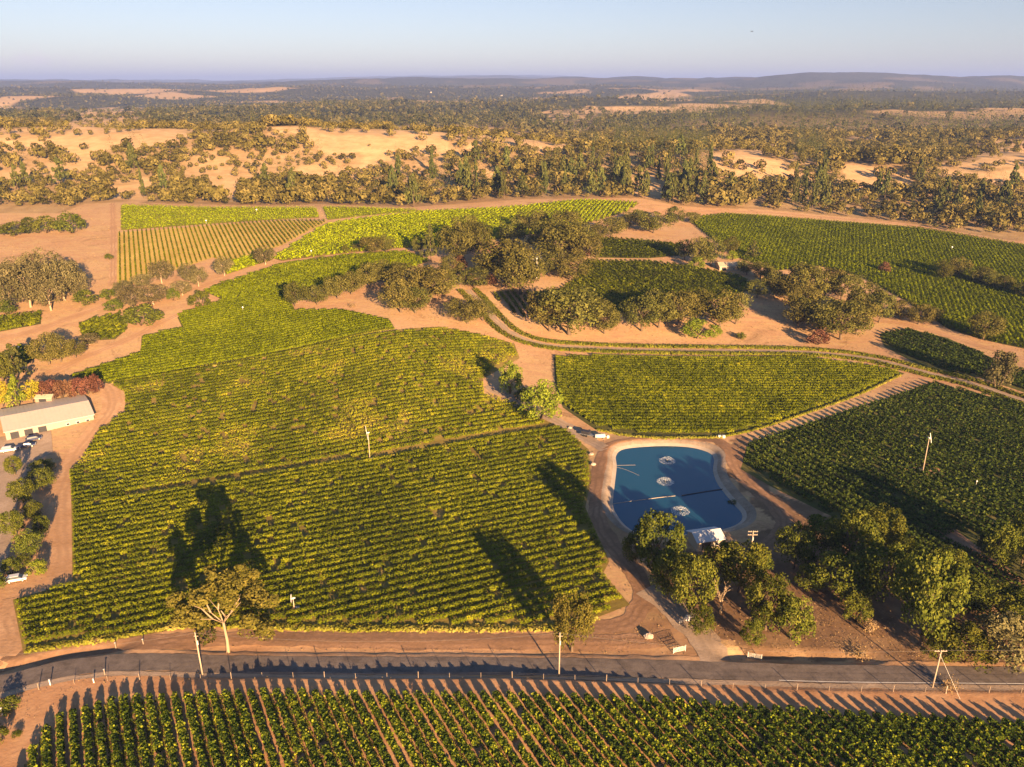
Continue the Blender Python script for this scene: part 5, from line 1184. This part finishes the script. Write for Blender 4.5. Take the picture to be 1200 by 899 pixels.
P = np.concatenate([a for a, _ in A]); S = np.concatenate([s for _, s in A]) * rg.uniform(.6, 1.5, len(P))
stuff(link('dry_grass', np_mesh('dry_grass', quads(P, rg.normal(size=(len(P), 3)) + np.array([0, 0, .8]), S, rg, 0.5), qfaces(len(P)), M['dry'], rg.uniform(.1, .9, len(P)))), 'dry grass and straw scattered over the bare ground between the blocks', 'dry grass')
def dead_shrub(px, py, W, Hh, label, n=90):
    g = gx(px, py); o = empty('dead_shrub', g); tag(o, label, 'shrub', 'dead shrubs'); b = MB(); rr = random.Random(px)
    for k in range(n // 3):
        a = rr.uniform(0, 6.28); l = rr.uniform(.3, 1) * W / 2; hh = rr.uniform(.4, 1) * Hh; p1 = (.5 * l * math.cos(a), .5 * l * math.sin(a), hh * .6); b.tube([(0, 0, -.05), p1, (l * math.cos(a + .3), l * math.sin(a + .3), hh)], [.06, .04, .012], 5)
    b.build('branches', M['bark_pale'], o)
    Q = rg.normal(0, .25, (n * 3, 3)) * (W, W, Hh) + (0, 0, Hh * .5); Q[:, 2] = np.abs(Q[:, 2]); link('leaves', np_mesh('leaves', quads(Q, rg.normal(size=Q.shape), rg.uniform(.08, .2, len(Q)), rg), qfaces(len(Q)), M['dry'], rg.uniform(.1, .9, len(Q))), o)
dead_shrub(1112, 808, 3.6, 2.4, 'dead brush pile at the foot of the guyed roadside pole')
dead_shrub(1019, 742, 3.0, 3.4, 'dead straw coloured shrub in front of the dark grove')
dead_shrub(1005, 768, 4.5, 1.3, 'fallen pale branches beside the road below the dark grove')
dead_shrub(870, 690, 2.0, 2.6, 'dead shrub deep between the pump house trees')
dead_shrub(413, 360, 3.0, 1.6, 'small dead shrub on the sandy tongue above the smooth green block')
for i, (x, y, s, lab) in enumerate(((668, 502, .7, 'grey boulder beside the lane left of the trailer, leftmost'), (676, 505, .6, 'grey boulder beside the lane left of the trailer, second'), (693, 533, .8, 'grey boulder at the field corner left of the pond lane'), (695, 545, .9, 'larger grey boulder at the field corner left of the pond lane'), (760, 747, 1.1, 'flat pale rock on the dirt left of the entrance drive'))):
    g = gx(x, y); b = MB(); b.ball((0, 0, s * .3), (s, s * .8, s * .55), 10, 7); rr = random.Random(i); b.v = [(p[0] * rr.uniform(.85, 1.15), p[1] * rr.uniform(.85, 1.15), p[2] * rr.uniform(.85, 1.15)) for p in b.v]
    tag(b.build('boulder', M['stone'], None, g), lab, 'boulder', 'boulders by the lanes')
# a bird in the sky
d = ray(881, 37); p = np.array([0, 0, H]) + d * 150; o = empty('bird', p, 0.6); tag(o, 'small dark bird flying in the sky right of the middle', 'bird')
b = MB(); b.tube([(-.22, 0, 0), (-.1, 0, .02), (.1, 0, .02), (.2, 0, .01), (.26, 0, 0)], [.01, .055, .06, .035, .008], 8)
for s in (-1, 1): b.hexa([(-.08, s * .03, .02), (.08, s * .03, .02), (.02, s * .42, .12), (-.06, s * .42, .12), (-.08, s * .03, .045), (.08, s * .03, .045), (.02, s * .42, .13), (-.06, s * .42, .13)])
b.build('body', M['dark'], o)
